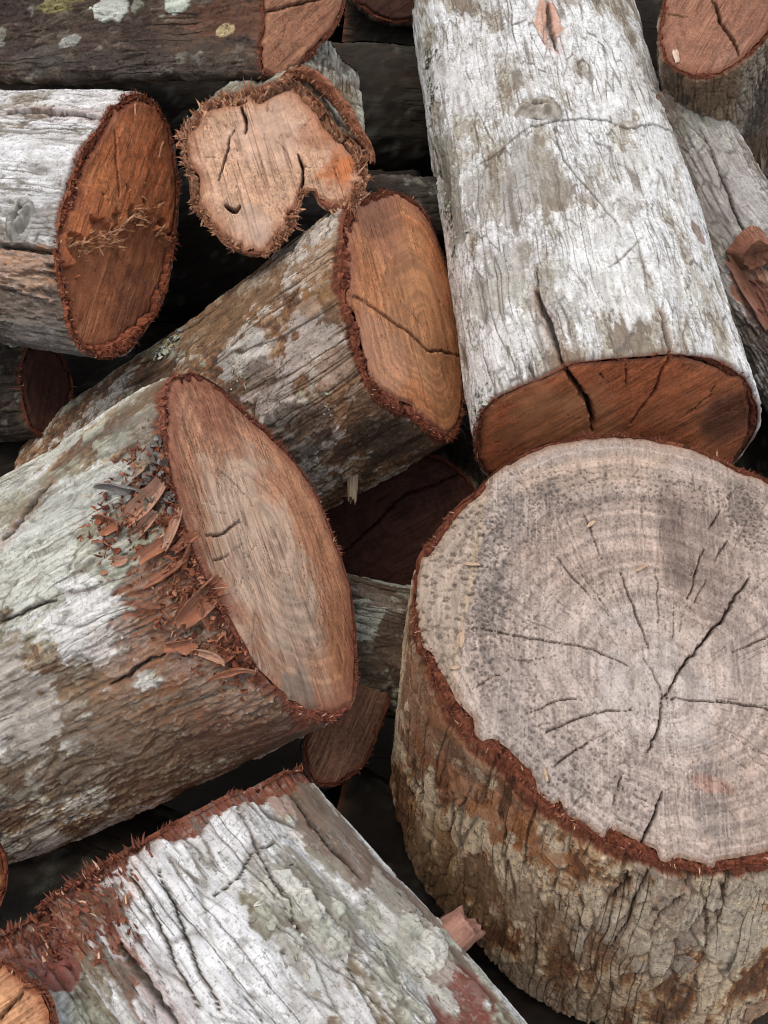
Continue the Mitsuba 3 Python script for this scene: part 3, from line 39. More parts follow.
DATA['R'] = {"O":[-0.05318,1.25877,0.69338],"n":[-0.99342,-0.0227,0.11223],"d":[0.99085,0.12188,-0.05796],"contour":[[-0.04587,-0.03035],[-0.04834,-0.02624],[-0.05044,-0.02192],[-0.05216,-0.01744],[-0.05348,-0.01283],[-0.0544,-0.00812],[-0.0549,-0.00335],[-0.05498,0.00145],[-0.05465,0.00623],[-0.05389,0.01097],[-0.05273,0.01563],[-0.05117,0.02017],[-0.04922,0.02455],[-0.04689,0.02874],[-0.04421,0.03272],[-0.04119,0.03645],[-0.03785,0.0399],[-0.03423,0.04305],[-0.03035,0.04587],[-0.02624,0.04834],[-0.02192,0.05044],[-0.01744,0.05216],[-0.01283,0.05348],[-0.00812,0.0544],[-0.00335,0.0549],[0.00145,0.05498],[0.00623,0.05465],[0.01097,0.05389],[0.01563,0.05273],[0.02017,0.05117],[0.02455,0.04922],[0.02874,0.04689],[0.03272,0.04421],[0.03645,0.04119],[0.0399,0.03785],[0.04305,0.03423],[0.04587,0.03035],[0.04834,0.02624],[0.05044,0.02192],[0.05216,0.01744],[0.05348,0.01283],[0.0544,0.00812],[0.0549,0.00335],[0.05498,-0.00145],[0.05465,-0.00623],[0.05389,-0.01097],[0.05273,-0.01563],[0.05117,-0.02017],[0.04922,-0.02455],[0.04689,-0.02874],[0.04421,-0.03272],[0.04119,-0.03645],[0.03785,-0.0399],[0.03423,-0.04305],[0.03035,-0.04587],[0.02624,-0.04834],[0.02192,-0.05044],[0.01744,-0.05216],[0.01283,-0.05348],[0.00812,-0.0544],[0.00335,-0.0549],[-0.00145,-0.05498],[-0.00623,-0.05465],[-0.01097,-0.05389],[-0.01563,-0.05273],[-0.02017,-0.05117],[-0.02455,-0.04922],[-0.02874,-0.04689],[-0.03272,-0.04421],[-0.03645,-0.04119],[-0.0399,-0.03785],[-0.04305,-0.03423]],"L":0.35,"taper":0,"bend":[0.0,0.0,0.0],"rounder":0,"fcracks":[],"bcracks":[],"blobs":[],"fblobs":[],"fpits":[],"sq":[0.56,0.83],"fspots":{},"spots":{}}
DATA['S'] = {"O":[-0.29844,0.12801,0.72363],"n":[-0.05007,-0.19361,0.9798],"d":[-0.24943,0.17446,-0.95255],"contour":[[-0.04545,-0.01333],[-0.05268,0.02139],[-0.04031,0.04133],[-0.0174,0.05129],[-0.00114,0.04819],[0.01727,0.03641],[0.03074,0.02345],[0.04059,0.00658],[0.0445,-0.01396],[0.03736,-0.0339],[0.01222,-0.04683],[-0.02025,-0.04014]],"L":0.3,"taper":0,"bend":[0.0,0.0,0.0],"rounder":0,"pith":[-0.0068,-0.0068],"fcracks":[[[[0.0132,0.0314],[0.004,0.0188],[-0.0053,0.007]],0.0016,0.008,0.9]],"bcracks":[],"blobs":[],"fblobs":[],"fpits":[],"sq":[0.92,1.0],"fspots":{},"spots":{}}
DATA['U'] = {"O":[-0.42481,0.29377,0.54857],"n":[0.75473,-0.06321,0.65298],"d":[-0.799,-0.03811,-0.60012],"contour":[[0.03022,-0.02551],[0.00959,-0.03452],[-0.01551,-0.03675],[-0.03802,-0.02648],[-0.04388,-0.00246],[-0.02134,0.02339],[0.02065,0.03473],[0.03979,0.01324],[0.04329,-0.01196]],"L":0.3,"taper":0,"bend":[0.0,0.0,0.0],"rounder":0,"pith":[0.0006,-0.0021],"fcracks":[],"bcracks":[],"blobs":[],"fblobs":[],"fpits":[],"sq":[0.97,0.91],"fspots":{},"spots":{}}
DATA['V'] = {"O":[0.1206,0.22244,0.07406],"n":[-0.87905,0.09422,0.46733],"d":[0.94069,-0.14571,-0.30638],"contour":[[-0.02093,-0.09778],[-0.02937,-0.09559],[-0.03759,-0.09266],[-0.04553,-0.08904],[-0.05311,-0.08473],[-0.0603,-0.07978],[-0.06702,-0.07422],[-0.07323,-0.06809],[-0.07889,-0.06145],[-0.08395,-0.05434],[-0.08836,-0.04682],[-0.09211,-0.03894],[-0.09515,-0.03076],[-0.09747,-0.02235],[-0.09905,-0.01377],[-0.09987,-0.00509],[-0.09993,0.00363],[-0.09924,0.01233],[-0.09778,0.02093],[-0.09559,0.02937],[-0.09266,0.03759],[-0.08904,0.04553],[-0.08473,0.05311],[-0.07978,0.0603],[-0.07422,0.06702],[-0.06809,0.07323],[-0.06145,0.07889],[-0.05434,0.08395],[-0.04682,0.08836],[-0.03894,0.09211],[-0.03076,0.09515],[-0.02235,0.09747],[-0.01377,0.09905],[-0.00509,0.09987],[0.00363,0.09993],[0.01233,0.09924],[0.02093,0.09778],[0.02937,0.09559],[0.03759,0.09266],[0.04553,0.08904],[0.05311,0.08473],[0.0603,0.07978],[0.06702,0.07422],[0.07323,0.06809],[0.07889,0.06145],[0.08395,0.05434],[0.08836,0.04682],[0.09211,0.03894],[0.09515,0.03076],[0.09747,0.02235],[0.09905,0.01377],[0.09987,0.00509],[0.09993,-0.00363],[0.09924,-0.01233],[0.09778,-0.02093],[0.09559,-0.02937],[0.09266,-0.03759],[0.08904,-0.04553],[0.08473,-0.05311],[0.07978,-0.0603],[0.07422,-0.06702],[0.06809,-0.07323],[0.06145,-0.07889],[0.05434,-0.08395],[0.04682,-0.08836],[0.03894,-0.09211],[0.03076,-0.09515],[0.02235,-0.09747],[0.01377,-0.09905],[0.00509,-0.09987],[-0.00363,-0.09993],[-0.01233,-0.09924]],"L":0.5,"taper":0,"bend":[0.0,0.0,0.0],"rounder":0,"fcracks":[],"bcracks":[],"blobs":[[0.0924,0.3705,0.08,0.04,[0.22,0.22,0.22],0.6,0.9,0.001]],"fblobs":[],"fpits":[],"sq":[0.99,0.54],"fspots":{},"spots":{}}
DATA['W'] = {"O":[-0.02265,1.90596,0.81832],"n":[0.10002,-0.92366,0.36993],"d":[-0.10066,0.90232,-0.41916],"contour":[[0.12068,0.05144],[0.0379,0.10088],[-0.03651,0.08809],[-0.06823,0.02668],[-0.05452,-0.05537],[-0.01801,-0.09406],[0.03983,-0.11377],[0.09909,-0.10429],[0.1292,-0.04621]],"L":0.3,"taper":0,"bend":[0.0,0.0,0.0],"rounder":0,"pith":[0.0243,-0.0091],"fcracks":[],"bcracks":[],"blobs":[],"fblobs":[],"fpits":[],"sq":[1.0,1.0],"fspots":{},"spots":{}}
DATA['X'] = {"O":[0.57763,1.5787,0.56264],"n":[-0.92828,0.11683,0.35306],"d":[0.94763,-0.07369,-0.31074],"contour":[[-0.11301,-0.06425],[-0.11818,-0.05416],[-0.12245,-0.04365],[-0.12579,-0.03281],[-0.12817,-0.02172],[-0.12958,-0.01047],[-0.13,0.00086],[-0.12943,0.01219],[-0.12787,0.02342],[-0.12534,0.03448],[-0.12186,0.04527],[-0.11745,0.05572],[-0.11215,0.06575],[-0.10599,0.07527],[-0.09903,0.08422],[-0.09131,0.09253],[-0.0829,0.10014],[-0.07386,0.10698],[-0.06425,0.11301],[-0.05416,0.11818],[-0.04365,0.12245],[-0.03281,0.12579],[-0.02172,0.12817],[-0.01047,0.12958],[0.00086,0.13],[0.01219,0.12943],[0.02342,0.12787],[0.03448,0.12534],[0.04527,0.12186],[0.05572,0.11745],[0.06575,0.11215],[0.07527,0.10599],[0.08422,0.09903],[0.09253,0.09131],[0.10014,0.0829],[0.10698,0.07386],[0.11301,0.06425],[0.11818,0.05416],[0.12245,0.04365],[0.12579,0.03281],[0.12817,0.02172],[0.12958,0.01047],[0.13,-0.00086],[0.12943,-0.01219],[0.12787,-0.02342],[0.12534,-0.03448],[0.12186,-0.04527],[0.11745,-0.05572],[0.11215,-0.06575],[0.10599,-0.07527],[0.09903,-0.08422],[0.09131,-0.09253],[0.0829,-0.10014],[0.07386,-0.10698],[0.06425,-0.11301],[0.05416,-0.11818],[0.04365,-0.12245],[0.03281,-0.12579],[0.02172,-0.12817],[0.01047,-0.12958],[-0.00086,-0.13],[-0.01219,-0.12943],[-0.02342,-0.12787],[-0.03448,-0.12534],[-0.04527,-0.12186],[-0.05572,-0.11745],[-0.06575,-0.11215],[-0.07527,-0.10599],[-0.08422,-0.09903],[-0.09253,-0.09131],[-0.10014,-0.0829],[-0.10698,-0.07386]],"L":0.5,"taper":0,"bend":[0.0,0.0,0.0],"rounder":0,"fcracks":[],"bcracks":[],"blobs":[],"fblobs":[],"fpits":[],"sq":[0.54,0.91],"fspots":{},"spots":{}}
DATA['Y'] = {"O":[0.54538,0.81098,0.15317],"n":[-0.50508,-0.25873,0.82338],"d":[0.50508,0.25873,-0.82338],"contour":[[-0.06177,0.10288],[-0.05257,0.10787],[-0.04297,0.11204],[-0.03304,0.11536],[-0.02286,0.1178],[-0.01251,0.11935],[-0.00206,0.11998],[0.00841,0.11971],[0.01881,0.11852],[0.02907,0.11643],[0.0391,0.11345],[0.04884,0.10961],[0.05821,0.10494],[0.06713,0.09946],[0.07555,0.09323],[0.08339,0.08629],[0.09059,0.0787],[0.0971,0.0705],[0.10288,0.06177],[0.10787,0.05257],[0.11204,0.04297],[0.11536,0.03304],[0.1178,0.02286],[0.11935,0.01251],[0.11998,0.00206],[0.11971,-0.00841],[0.11852,-0.01881],[0.11643,-0.02907],[0.11345,-0.0391],[0.10961,-0.04884],[0.10494,-0.05821],[0.09946,-0.06713],[0.09323,-0.07555],[0.08629,-0.08339],[0.0787,-0.09059],[0.0705,-0.0971],[0.06177,-0.10288],[0.05257,-0.10787],[0.04297,-0.11204],[0.03304,-0.11536],[0.02286,-0.1178],[0.01251,-0.11935],[0.00206,-0.11998],[-0.00841,-0.11971],[-0.01881,-0.11852],[-0.02907,-0.11643],[-0.0391,-0.11345],[-0.04884,-0.10961],[-0.05821,-0.10494],[-0.06713,-0.09946],[-0.07555,-0.09323],[-0.08339,-0.08629],[-0.09059,-0.0787],[-0.0971,-0.0705],[-0.10288,-0.06177],[-0.10787,-0.05257],[-0.11204,-0.04297],[-0.11536,-0.03304],[-0.1178,-0.02286],[-0.11935,-0.01251],[-0.11998,-0.00206],[-0.11971,0.00841],[-0.11852,0.01881],[-0.11643,0.02907],[-0.11345,0.0391],[-0.10961,0.04884],[-0.10494,0.05821],[-0.09946,0.06713],[-0.09323,0.07555],[-0.08629,0.08339],[-0.0787,0.09059],[-0.0705,0.0971]],"L":0.3,"taper":0,"bend":[0.0,0.0,0.0],"rounder":0,"fcracks":[],"bcracks":[],"blobs":[],"fblobs":[],"fpits":[],"sq":[0.99,0.97],"fspots":{},"spots":{}}
DATA['Z1'] = {"O":[-0.11779,0.46001,0.25968],"n":[-0.80812,0.21143,0.54976],"d":[0.75473,-0.2193,-0.61829],"contour":[[-0.03681,-0.10366],[-0.0457,-0.10006],[-0.05425,-0.09569],[-0.06238,-0.0906],[-0.07004,-0.08482],[-0.07717,-0.07839],[-0.08371,-0.07137],[-0.08961,-0.0638],[-0.09483,-0.05575],[-0.09933,-0.04727],[-0.10307,-0.03843],[-0.10602,-0.0293],[-0.10818,-0.01995],[-0.1095,-0.01045],[-0.11,-0.00086],[-0.10965,0.00873],[-0.10848,0.01825],[-0.10647,0.02763],[-0.10366,0.03681],[-0.10006,0.0457],[-0.09569,0.05425],[-0.0906,0.06238],[-0.08482,0.07004],[-0.07839,0.07717],[-0.07137,0.08371],[-0.0638,0.08961],[-0.05575,0.09483],[-0.04727,0.09933],[-0.03843,0.10307],[-0.0293,0.10602],[-0.01995,0.10818],[-0.01045,0.1095],[-0.00086,0.11],[0.00873,0.10965],[0.01825,0.10848],[0.02763,0.10647],[0.03681,0.10366],[0.0457,0.10006],[0.05425,0.09569],[0.06238,0.0906],[0.07004,0.08482],[0.07717,0.07839],[0.08371,0.07137],[0.08961,0.0638],[0.09483,0.05575],[0.09933,0.04727],[0.10307,0.03843],[0.10602,0.0293],[0.10818,0.01995],[0.1095,0.01045],[0.11,0.00086],[0.10965,-0.00873],[0.10848,-0.01825],[0.10647,-0.02763],[0.10366,-0.03681],[0.10006,-0.0457],[0.09569,-0.05425],[0.0906,-0.06238],[0.08482,-0.07004],[0.07839,-0.07717],[0.07137,-0.08371],[0.0638,-0.08961],[0.05575,-0.09483],[0.04727,-0.09933],[0.03843,-0.10307],[0.0293,-0.10602],[0.01995,-0.10818],[0.01045,-0.1095],[0.00086,-0.11],[-0.00873,-0.10965],[-0.01825,-0.10848],[-0.02763,-0.10647]],"L":0.5,"taper":0,"bend":[0.0,0.0,0.0],"rounder":0,"fcracks":[],"bcracks":[],"blobs":[],"fblobs":[],"fpits":[],"sq":[0.95,0.48],"fspots":{},"spots":{}}
DATA['Z2'] = {"O":[-0.41939,0.33793,0.2912],"n":[0.30151,-0.31929,0.89841],"d":[-0.29668,0.27521,-0.91446],"contour":[[-0.02879,-0.11649],[-0.01853,-0.11856],[-0.00813,-0.11972],[0.00234,-0.11998],[0.01279,-0.11932],[0.02314,-0.11775],[0.03331,-0.11528],[0.04323,-0.11194],[0.05282,-0.10775],[0.06201,-0.10273],[0.07073,-0.09694],[0.07891,-0.09041],[0.08649,-0.08318],[0.09341,-0.07533],[0.09962,-0.0669],[0.10507,-0.05796],[0.10972,-0.04859],[0.11354,-0.03884],[0.11649,-0.02879],[0.11856,-0.01853],[0.11972,-0.00813],[0.11998,0.00234],[0.11932,0.01279],[0.11775,0.02314],[0.11528,0.03331],[0.11194,0.04323],[0.10775,0.05282],[0.10273,0.06201],[0.09694,0.07073],[0.09041,0.07891],[0.08318,0.08649],[0.07533,0.09341],[0.0669,0.09962],[0.05796,0.10507],[0.04859,0.10972],[0.03884,0.11354],[0.02879,0.11649],[0.01853,0.11856],[0.00813,0.11972],[-0.00234,0.11998],[-0.01279,0.11932],[-0.02314,0.11775],[-0.03331,0.11528],[-0.04323,0.11194],[-0.05282,0.10775],[-0.06201,0.10273],[-0.07073,0.09694],[-0.07891,0.09041],[-0.08649,0.08318],[-0.09341,0.07533],[-0.09962,0.0669],[-0.10507,0.05796],[-0.10972,0.04859],[-0.11354,0.03884],[-0.11649,0.02879],[-0.11856,0.01853],[-0.11972,0.00813],[-0.11998,-0.00234],[-0.11932,-0.01279],[-0.11775,-0.02314],[-0.11528,-0.03331],[-0.11194,-0.04323],[-0.10775,-0.05282],[-0.10273,-0.06201],[-0.09694,-0.07073],[-0.09041,-0.07891],[-0.08318,-0.08649],[-0.07533,-0.09341],[-0.0669,-0.09962],[-0.05796,-0.10507],[-0.04859,-0.10972],[-0.03884,-0.11354]],"L":0.5,"taper":0,"bend":[0.0,0.0,0.0],"rounder":0,"fcracks":[],"bcracks":[],"blobs":[],"fblobs":[],"fpits":[],"sq":[1.0,1.0],"fspots":{},"spots":{}}
DATA['Z3'] = {"O":[-0.80394,0.88285,0.39968],"n":[-0.92828,0.11683,0.35306],"d":[0.85476,0.49775,-0.14708],"contour":[[-0.06575,-0.11215],[-0.07527,-0.10599],[-0.08422,-0.09903],[-0.09253,-0.09131],[-0.10014,-0.0829],[-0.10698,-0.07386],[-0.11301,-0.06425],[-0.11818,-0.05416],[-0.12245,-0.04365],[-0.12579,-0.03281],[-0.12817,-0.02172],[-0.12958,-0.01047],[-0.13,0.00086],[-0.12943,0.01219],[-0.12787,0.02342],[-0.12534,0.03448],[-0.12186,0.04527],[-0.11745,0.05572],[-0.11215,0.06575],[-0.10599,0.07527],[-0.09903,0.08422],[-0.09131,0.09253],[-0.0829,0.10014],[-0.07386,0.10698],[-0.06425,0.11301],[-0.05416,0.11818],[-0.04365,0.12245],[-0.03281,0.12579],[-0.02172,0.12817],[-0.01047,0.12958],[0.00086,0.13],[0.01219,0.12943],[0.02342,0.12787],[0.03448,0.12534],[0.04527,0.12186],[0.05572,0.11745],[0.06575,0.11215],[0.07527,0.10599],[0.08422,0.09903],[0.09253,0.09131],[0.10014,0.0829],[0.10698,0.07386],[0.11301,0.06425],[0.11818,0.05416],[0.12245,0.04365],[0.12579,0.03281],[0.12817,0.02172],[0.12958,0.01047],[0.13,-0.00086],[0.12943,-0.01219],[0.12787,-0.02342],[0.12534,-0.03448],[0.12186,-0.04527],[0.11745,-0.05572],[0.11215,-0.06575],[0.10599,-0.07527],[0.09903,-0.08422],[0.09131,-0.09253],[0.0829,-0.10014],[0.07386,-0.10698],[0.06425,-0.11301],[0.05416,-0.11818],[0.04365,-0.12245],[0.03281,-0.12579],[0.02172,-0.12817],[0.01047,-0.12958],[-0.00086,-0.13],[-0.01219,-0.12943],[-0.02342,-0.12787],[-0.03448,-0.12534],[-0.04527,-0.12186],[-0.05572,-0.11745]],"L":0.9,"taper":0,"bend":[0.0,0.0,0.0],"rounder":0,"fcracks":[],"bcracks":[],"blobs":[],"fblobs":[],"fpits":[],"sq":[0.88,0.54],"fspots":{},"spots":{}}
DATA['Z4'] = {"O":[-0.95043,1.3833,0.53687],"n":[-0.9734,-0.04542,0.22457],"d":[0.98723,0.13272,-0.08806],"contour":[[-0.10993,-0.08669],[-0.11707,-0.07678],[-0.12331,-0.06629],[-0.12862,-0.05529],[-0.13295,-0.04387],[-0.13627,-0.03211],[-0.13855,-0.02012],[-0.13977,-0.00796],[-0.13994,0.00425],[-0.13903,0.01643],[-0.13707,0.02848],[-0.13407,0.04032],[-0.13004,0.05185],[-0.12503,0.06299],[-0.11906,0.07365],[-0.11219,0.08374],[-0.10447,0.0932],[-0.09595,0.10195],[-0.08669,0.10993],[-0.07678,0.11707],[-0.06629,0.12331],[-0.05529,0.12862],[-0.04387,0.13295],[-0.03211,0.13627],[-0.02012,0.13855],[-0.00796,0.13977],[0.00425,0.13994],[0.01643,0.13903],[0.02848,0.13707],[0.04032,0.13407],[0.05185,0.13004],[0.06299,0.12503],[0.07365,0.11906],[0.08374,0.11219],[0.0932,0.10447],[0.10195,0.09595],[0.10993,0.08669],[0.11707,0.07678],[0.12331,0.06629],[0.12862,0.05529],[0.13295,0.04387],[0.13627,0.03211],[0.13855,0.02012],[0.13977,0.00796],[0.13994,-0.00425],[0.13903,-0.01643],[0.13707,-0.02848],[0.13407,-0.04032],[0.13004,-0.05185],[0.12503,-0.06299],[0.11906,-0.07365],[0.11219,-0.08374],[0.10447,-0.0932],[0.09595,-0.10195],[0.08669,-0.10993],[0.07678,-0.11707],[0.06629,-0.12331],[0.05529,-0.12862],[0.04387,-0.13295],[0.03211,-0.13627],[0.02012,-0.13855],[0.00796,-0.13977],[-0.00425,-0.13994],[-0.01643,-0.13903],[-0.02848,-0.13707],[-0.04032,-0.13407],[-0.05185,-0.13004],[-0.06299,-0.12503],[-0.07365,-0.11906],[-0.08374,-0.11219],[-0.0932,-0.10447],[-0.10195,-0.09595]],"L":1.0,"taper":0,"bend":[0.0,0.0,0.0],"rounder":0,"fcracks":[],"bcracks":[],"blobs":[],"fblobs":[],"fpits":[],"sq":[0.69,0.8],"fspots":{},"spots":{}}
DATA['Z5'] = {"O":[-0.14497,1.23258,0.48257],"n":[-0.94346,-0.11101,0.31236],"d":[0.93238,0.34318,-0.11356],"contour":[[-0.09295,-0.09089],[-0.10051,-0.08244],[-0.10732,-0.07337],[-0.1133,-0.06374],[-0.11843,-0.05362],[-0.12265,-0.04309],[-0.12594,-0.03224],[-0.12827,-0.02114],[-0.12962,-0.00988],[-0.12999,0.00145],[-0.12937,0.01278],[-0.12776,0.02401],[-0.12519,0.03505],[-0.12165,0.04583],[-0.1172,0.05626],[-0.11185,0.06626],[-0.10565,0.07575],[-0.09864,0.08467],[-0.09089,0.09295],[-0.08244,0.10051],[-0.07337,0.10732],[-0.06374,0.1133],[-0.05362,0.11843],[-0.04309,0.12265],[-0.03224,0.12594],[-0.02114,0.12827],[-0.00988,0.12962],[0.00145,0.12999],[0.01278,0.12937],[0.02401,0.12776],[0.03505,0.12519],[0.04583,0.12165],[0.05626,0.1172],[0.06626,0.11185],[0.07575,0.10565],[0.08467,0.09864],[0.09295,0.09089],[0.10051,0.08244],[0.10732,0.07337],[0.1133,0.06374],[0.11843,0.05362],[0.12265,0.04309],[0.12594,0.03224],[0.12827,0.02114],[0.12962,0.00988],[0.12999,-0.00145],[0.12937,-0.01278],[0.12776,-0.02401],[0.12519,-0.03505],[0.12165,-0.04583],[0.1172,-0.05626],[0.11185,-0.06626],[0.10565,-0.07575],[0.09864,-0.08467],[0.09089,-0.09295],[0.08244,-0.10051],[0.07337,-0.10732],[0.06374,-0.1133],[0.05362,-0.11843],[0.04309,-0.12265],[0.03224,-0.12594],[0.02114,-0.12827],[0.00988,-0.12962],[-0.00145,-0.12999],[-0.01278,-0.12937],[-0.02401,-0.12776],[-0.03505,-0.12519],[-0.04583,-0.12165],[-0.05626,-0.1172],[-0.06626,-0.11185],[-0.07575,-0.10565],[-0.08467,-0.09864]],"L":0.9,"taper":0,"bend":[0.0,0.0,0.0],"rounder":0,"fcracks":[],"bcracks":[],"blobs":[],"fblobs":[],"fpits":[],"sq":[0.65,0.79],"fspots":{},"spots":{}}
DATA['Z6'] = {"O":[-1.07091,1.65642,0.68681],"n":[-0.9734,-0.04542,0.22457],"d":[0.98829,0.10902,-0.10678],"contour":[[-0.1145,-0.06155],[-0.11943,-0.05134],[-0.12345,-0.04074],[-0.12653,-0.02982],[-0.12865,-0.01868],[-0.12979,-0.0074],[-0.12994,0.00394],[-0.1291,0.01525],[-0.12728,0.02645],[-0.12449,0.03744],[-0.12075,0.04815],[-0.1161,0.05849],[-0.11056,0.06839],[-0.10418,0.07776],[-0.097,0.08655],[-0.08909,0.09467],[-0.0805,0.10208],[-0.0713,0.1087],[-0.06155,0.1145],[-0.05134,0.11943],[-0.04074,0.12345],[-0.02982,0.12653],[-0.01868,0.12865],[-0.0074,0.12979],[0.00394,0.12994],[0.01525,0.1291],[0.02645,0.12728],[0.03744,0.12449],[0.04815,0.12075],[0.05849,0.1161],[0.06839,0.11056],[0.07776,0.10418],[0.08655,0.097],[0.09467,0.08909],[0.10208,0.0805],[0.1087,0.0713],[0.1145,0.06155],[0.11943,0.05134],[0.12345,0.04074],[0.12653,0.02982],[0.12865,0.01868],[0.12979,0.0074],[0.12994,-0.00394],[0.1291,-0.01525],[0.12728,-0.02645],[0.12449,-0.03744],[0.12075,-0.04815],[0.1161,-0.05849],[0.11056,-0.06839],[0.10418,-0.07776],[0.097,-0.08655],[0.08909,-0.09467],[0.0805,-0.10208],[0.0713,-0.1087],[0.06155,-0.1145],[0.05134,-0.11943],[0.04074,-0.12345],[0.02982,-0.12653],[0.01868,-0.12865],[0.0074,-0.12979],[-0.00394,-0.12994],[-0.01525,-0.1291],[-0.02645,-0.12728],[-0.03744,-0.12449],[-0.04815,-0.12075],[-0.05849,-0.1161],[-0.06839,-0.11056],[-0.07776,-0.10418],[-0.08655,-0.097],[-0.09467,-0.08909],[-0.10208,-0.0805],[-0.1087,-0.0713]],"L":1.6,"taper":0,"bend":[0.0,0.0,0.0],"rounder":0,"fcracks":[],"bcracks":[],"blobs":[],"fblobs":[],"fpits":[],"sq":[0.61,0.87],"fspots":{},"spots":{}}
DATA['Z7'] = {"O":[0.82152,1.23258,0.48257],"n":[0.60921,0.02499,0.79262],"d":[-0.2519,-0.01114,-0.96769],"contour":[[0.11709,-0.10904],[0.10714,-0.11883],[0.09637,-0.12772],[0.08488,-0.13563],[0.07273,-0.14251],[0.06004,-0.14831],[0.04688,-0.15298],[0.03337,-0.15648],[0.0196,-0.15879],[0.00569,-0.1599],[-0.00827,-0.15979],[-0.02216,-0.15846],[-0.03589,-0.15592],[-0.04934,-0.1522],[-0.06242,-0.14732],[-0.07502,-0.14132],[-0.08705,-0.13424],[-0.09842,-0.12615],[-0.10904,-0.11709],[-0.11883,-0.10714],[-0.12772,-0.09637],[-0.13563,-0.08488],[-0.14251,-0.07273],[-0.14831,-0.06004],[-0.15298,-0.04688],[-0.15648,-0.03337],[-0.15879,-0.0196],[-0.1599,-0.00569],[-0.15979,0.00827],[-0.15846,0.02216],[-0.15592,0.03589],[-0.1522,0.04934],[-0.14732,0.06242],[-0.14132,0.07502],[-0.13424,0.08705],[-0.12615,0.09842],[-0.11709,0.10904],[-0.10714,0.11883],[-0.09637,0.12772],[-0.08488,0.13563],[-0.07273,0.14251],[-0.06004,0.14831],[-0.04688,0.15298],[-0.03337,0.15648],[-0.0196,0.15879],[-0.00569,0.1599],[0.00827,0.15979],[0.02216,0.15846],[0.03589,0.15592],[0.04934,0.1522],[0.06242,0.14732],[0.07502,0.14132],[0.08705,0.13424],[0.09842,0.12615],[0.10904,0.11709],[0.11883,0.10714],[0.12772,0.09637],[0.13563,0.08488],[0.14251,0.07273],[0.14831,0.06004],[0.15298,0.04688],[0.15648,0.03337],[0.15879,0.0196],[0.1599,0.00569],[0.15979,-0.00827],[0.15846,-0.02216],[0.15592,-0.03589],[0.1522,-0.04934],[0.14732,-0.06242],[0.14132,-0.07502],[0.13424,-0.08705],[0.12615,-0.09842]],"L":0.7,"taper":0,"bend":[0.0,0.0,0.0],"rounder":0,"fcracks":[],"bcracks":[],"blobs":[],"fblobs":[],"fpits":[],"sq":[0.75,0.68],"fspots":{},"spots":{}}
DATA['Z8'] = {"O":[-0.08629,0.24044,0.15158],"n":[-0.94346,0.18328,0.27622],"d":[0.9621,-0.26186,-0.07607],"contour":[[-0.02059,-0.11822],[-0.03082,-0.11597],[-0.04081,-0.11285],[-0.05049,-0.10886],[-0.05979,-0.10405],[-0.06863,-0.09844],[-0.07694,-0.09208],[-0.08468,-0.08503],[-0.09177,-0.07732],[-0.09816,-0.06903],[-0.1038,-0.06021],[-0.10865,-0.05094],[-0.11268,-0.04127],[-0.11585,-0.0313],[-0.11813,-0.02108],[-0.11952,-0.01071],[-0.12,-0.00025],[-0.11956,0.01021],[-0.11822,0.02059],[-0.11597,0.03082],[-0.11285,0.04081],[-0.10886,0.05049],[-0.10405,0.05979],[-0.09844,0.06863],[-0.09208,0.07694],[-0.08503,0.08468],[-0.07732,0.09177],[-0.06903,0.09816],[-0.06021,0.1038],[-0.05094,0.10865],[-0.04127,0.11268],[-0.0313,0.11585],[-0.02108,0.11813],[-0.01071,0.11952],[-0.00025,0.12],[0.01021,0.11956],[0.02059,0.11822],[0.03082,0.11597],[0.04081,0.11285],[0.05049,0.10886],[0.05979,0.10405],[0.06863,0.09844],[0.07694,0.09208],[0.08468,0.08503],[0.09177,0.07732],[0.09816,0.06903],[0.1038,0.06021],[0.10865,0.05094],[0.11268,0.04127],[0.11585,0.0313],[0.11813,0.02108],[0.11952,0.01071],[0.12,0.00025],[0.11956,-0.01021],[0.11822,-0.02059],[0.11597,-0.03082],[0.11285,-0.04081],[0.10886,-0.05049],[0.10405,-0.05979],[0.09844,-0.06863],[0.09208,-0.07694],[0.08503,-0.08468],[0.07732,-0.09177],[0.06903,-0.09816],[0.06021,-0.1038],[0.05094,-0.10865],[0.04127,-0.11268],[0.0313,-0.11585],[0.02108,-0.11813],[0.01071,-0.11952],[0.00025,-0.12],[-0.01021,-0.11956]],"L":0.9,"taper":0,"bend":[0.0,0.0,0.0],"rounder":0,"fcracks":[],"bcracks":[],"blobs":[],"fblobs":[],"fpits":[],"sq":[0.99,0.24],"fspots":{},"spots":{}}
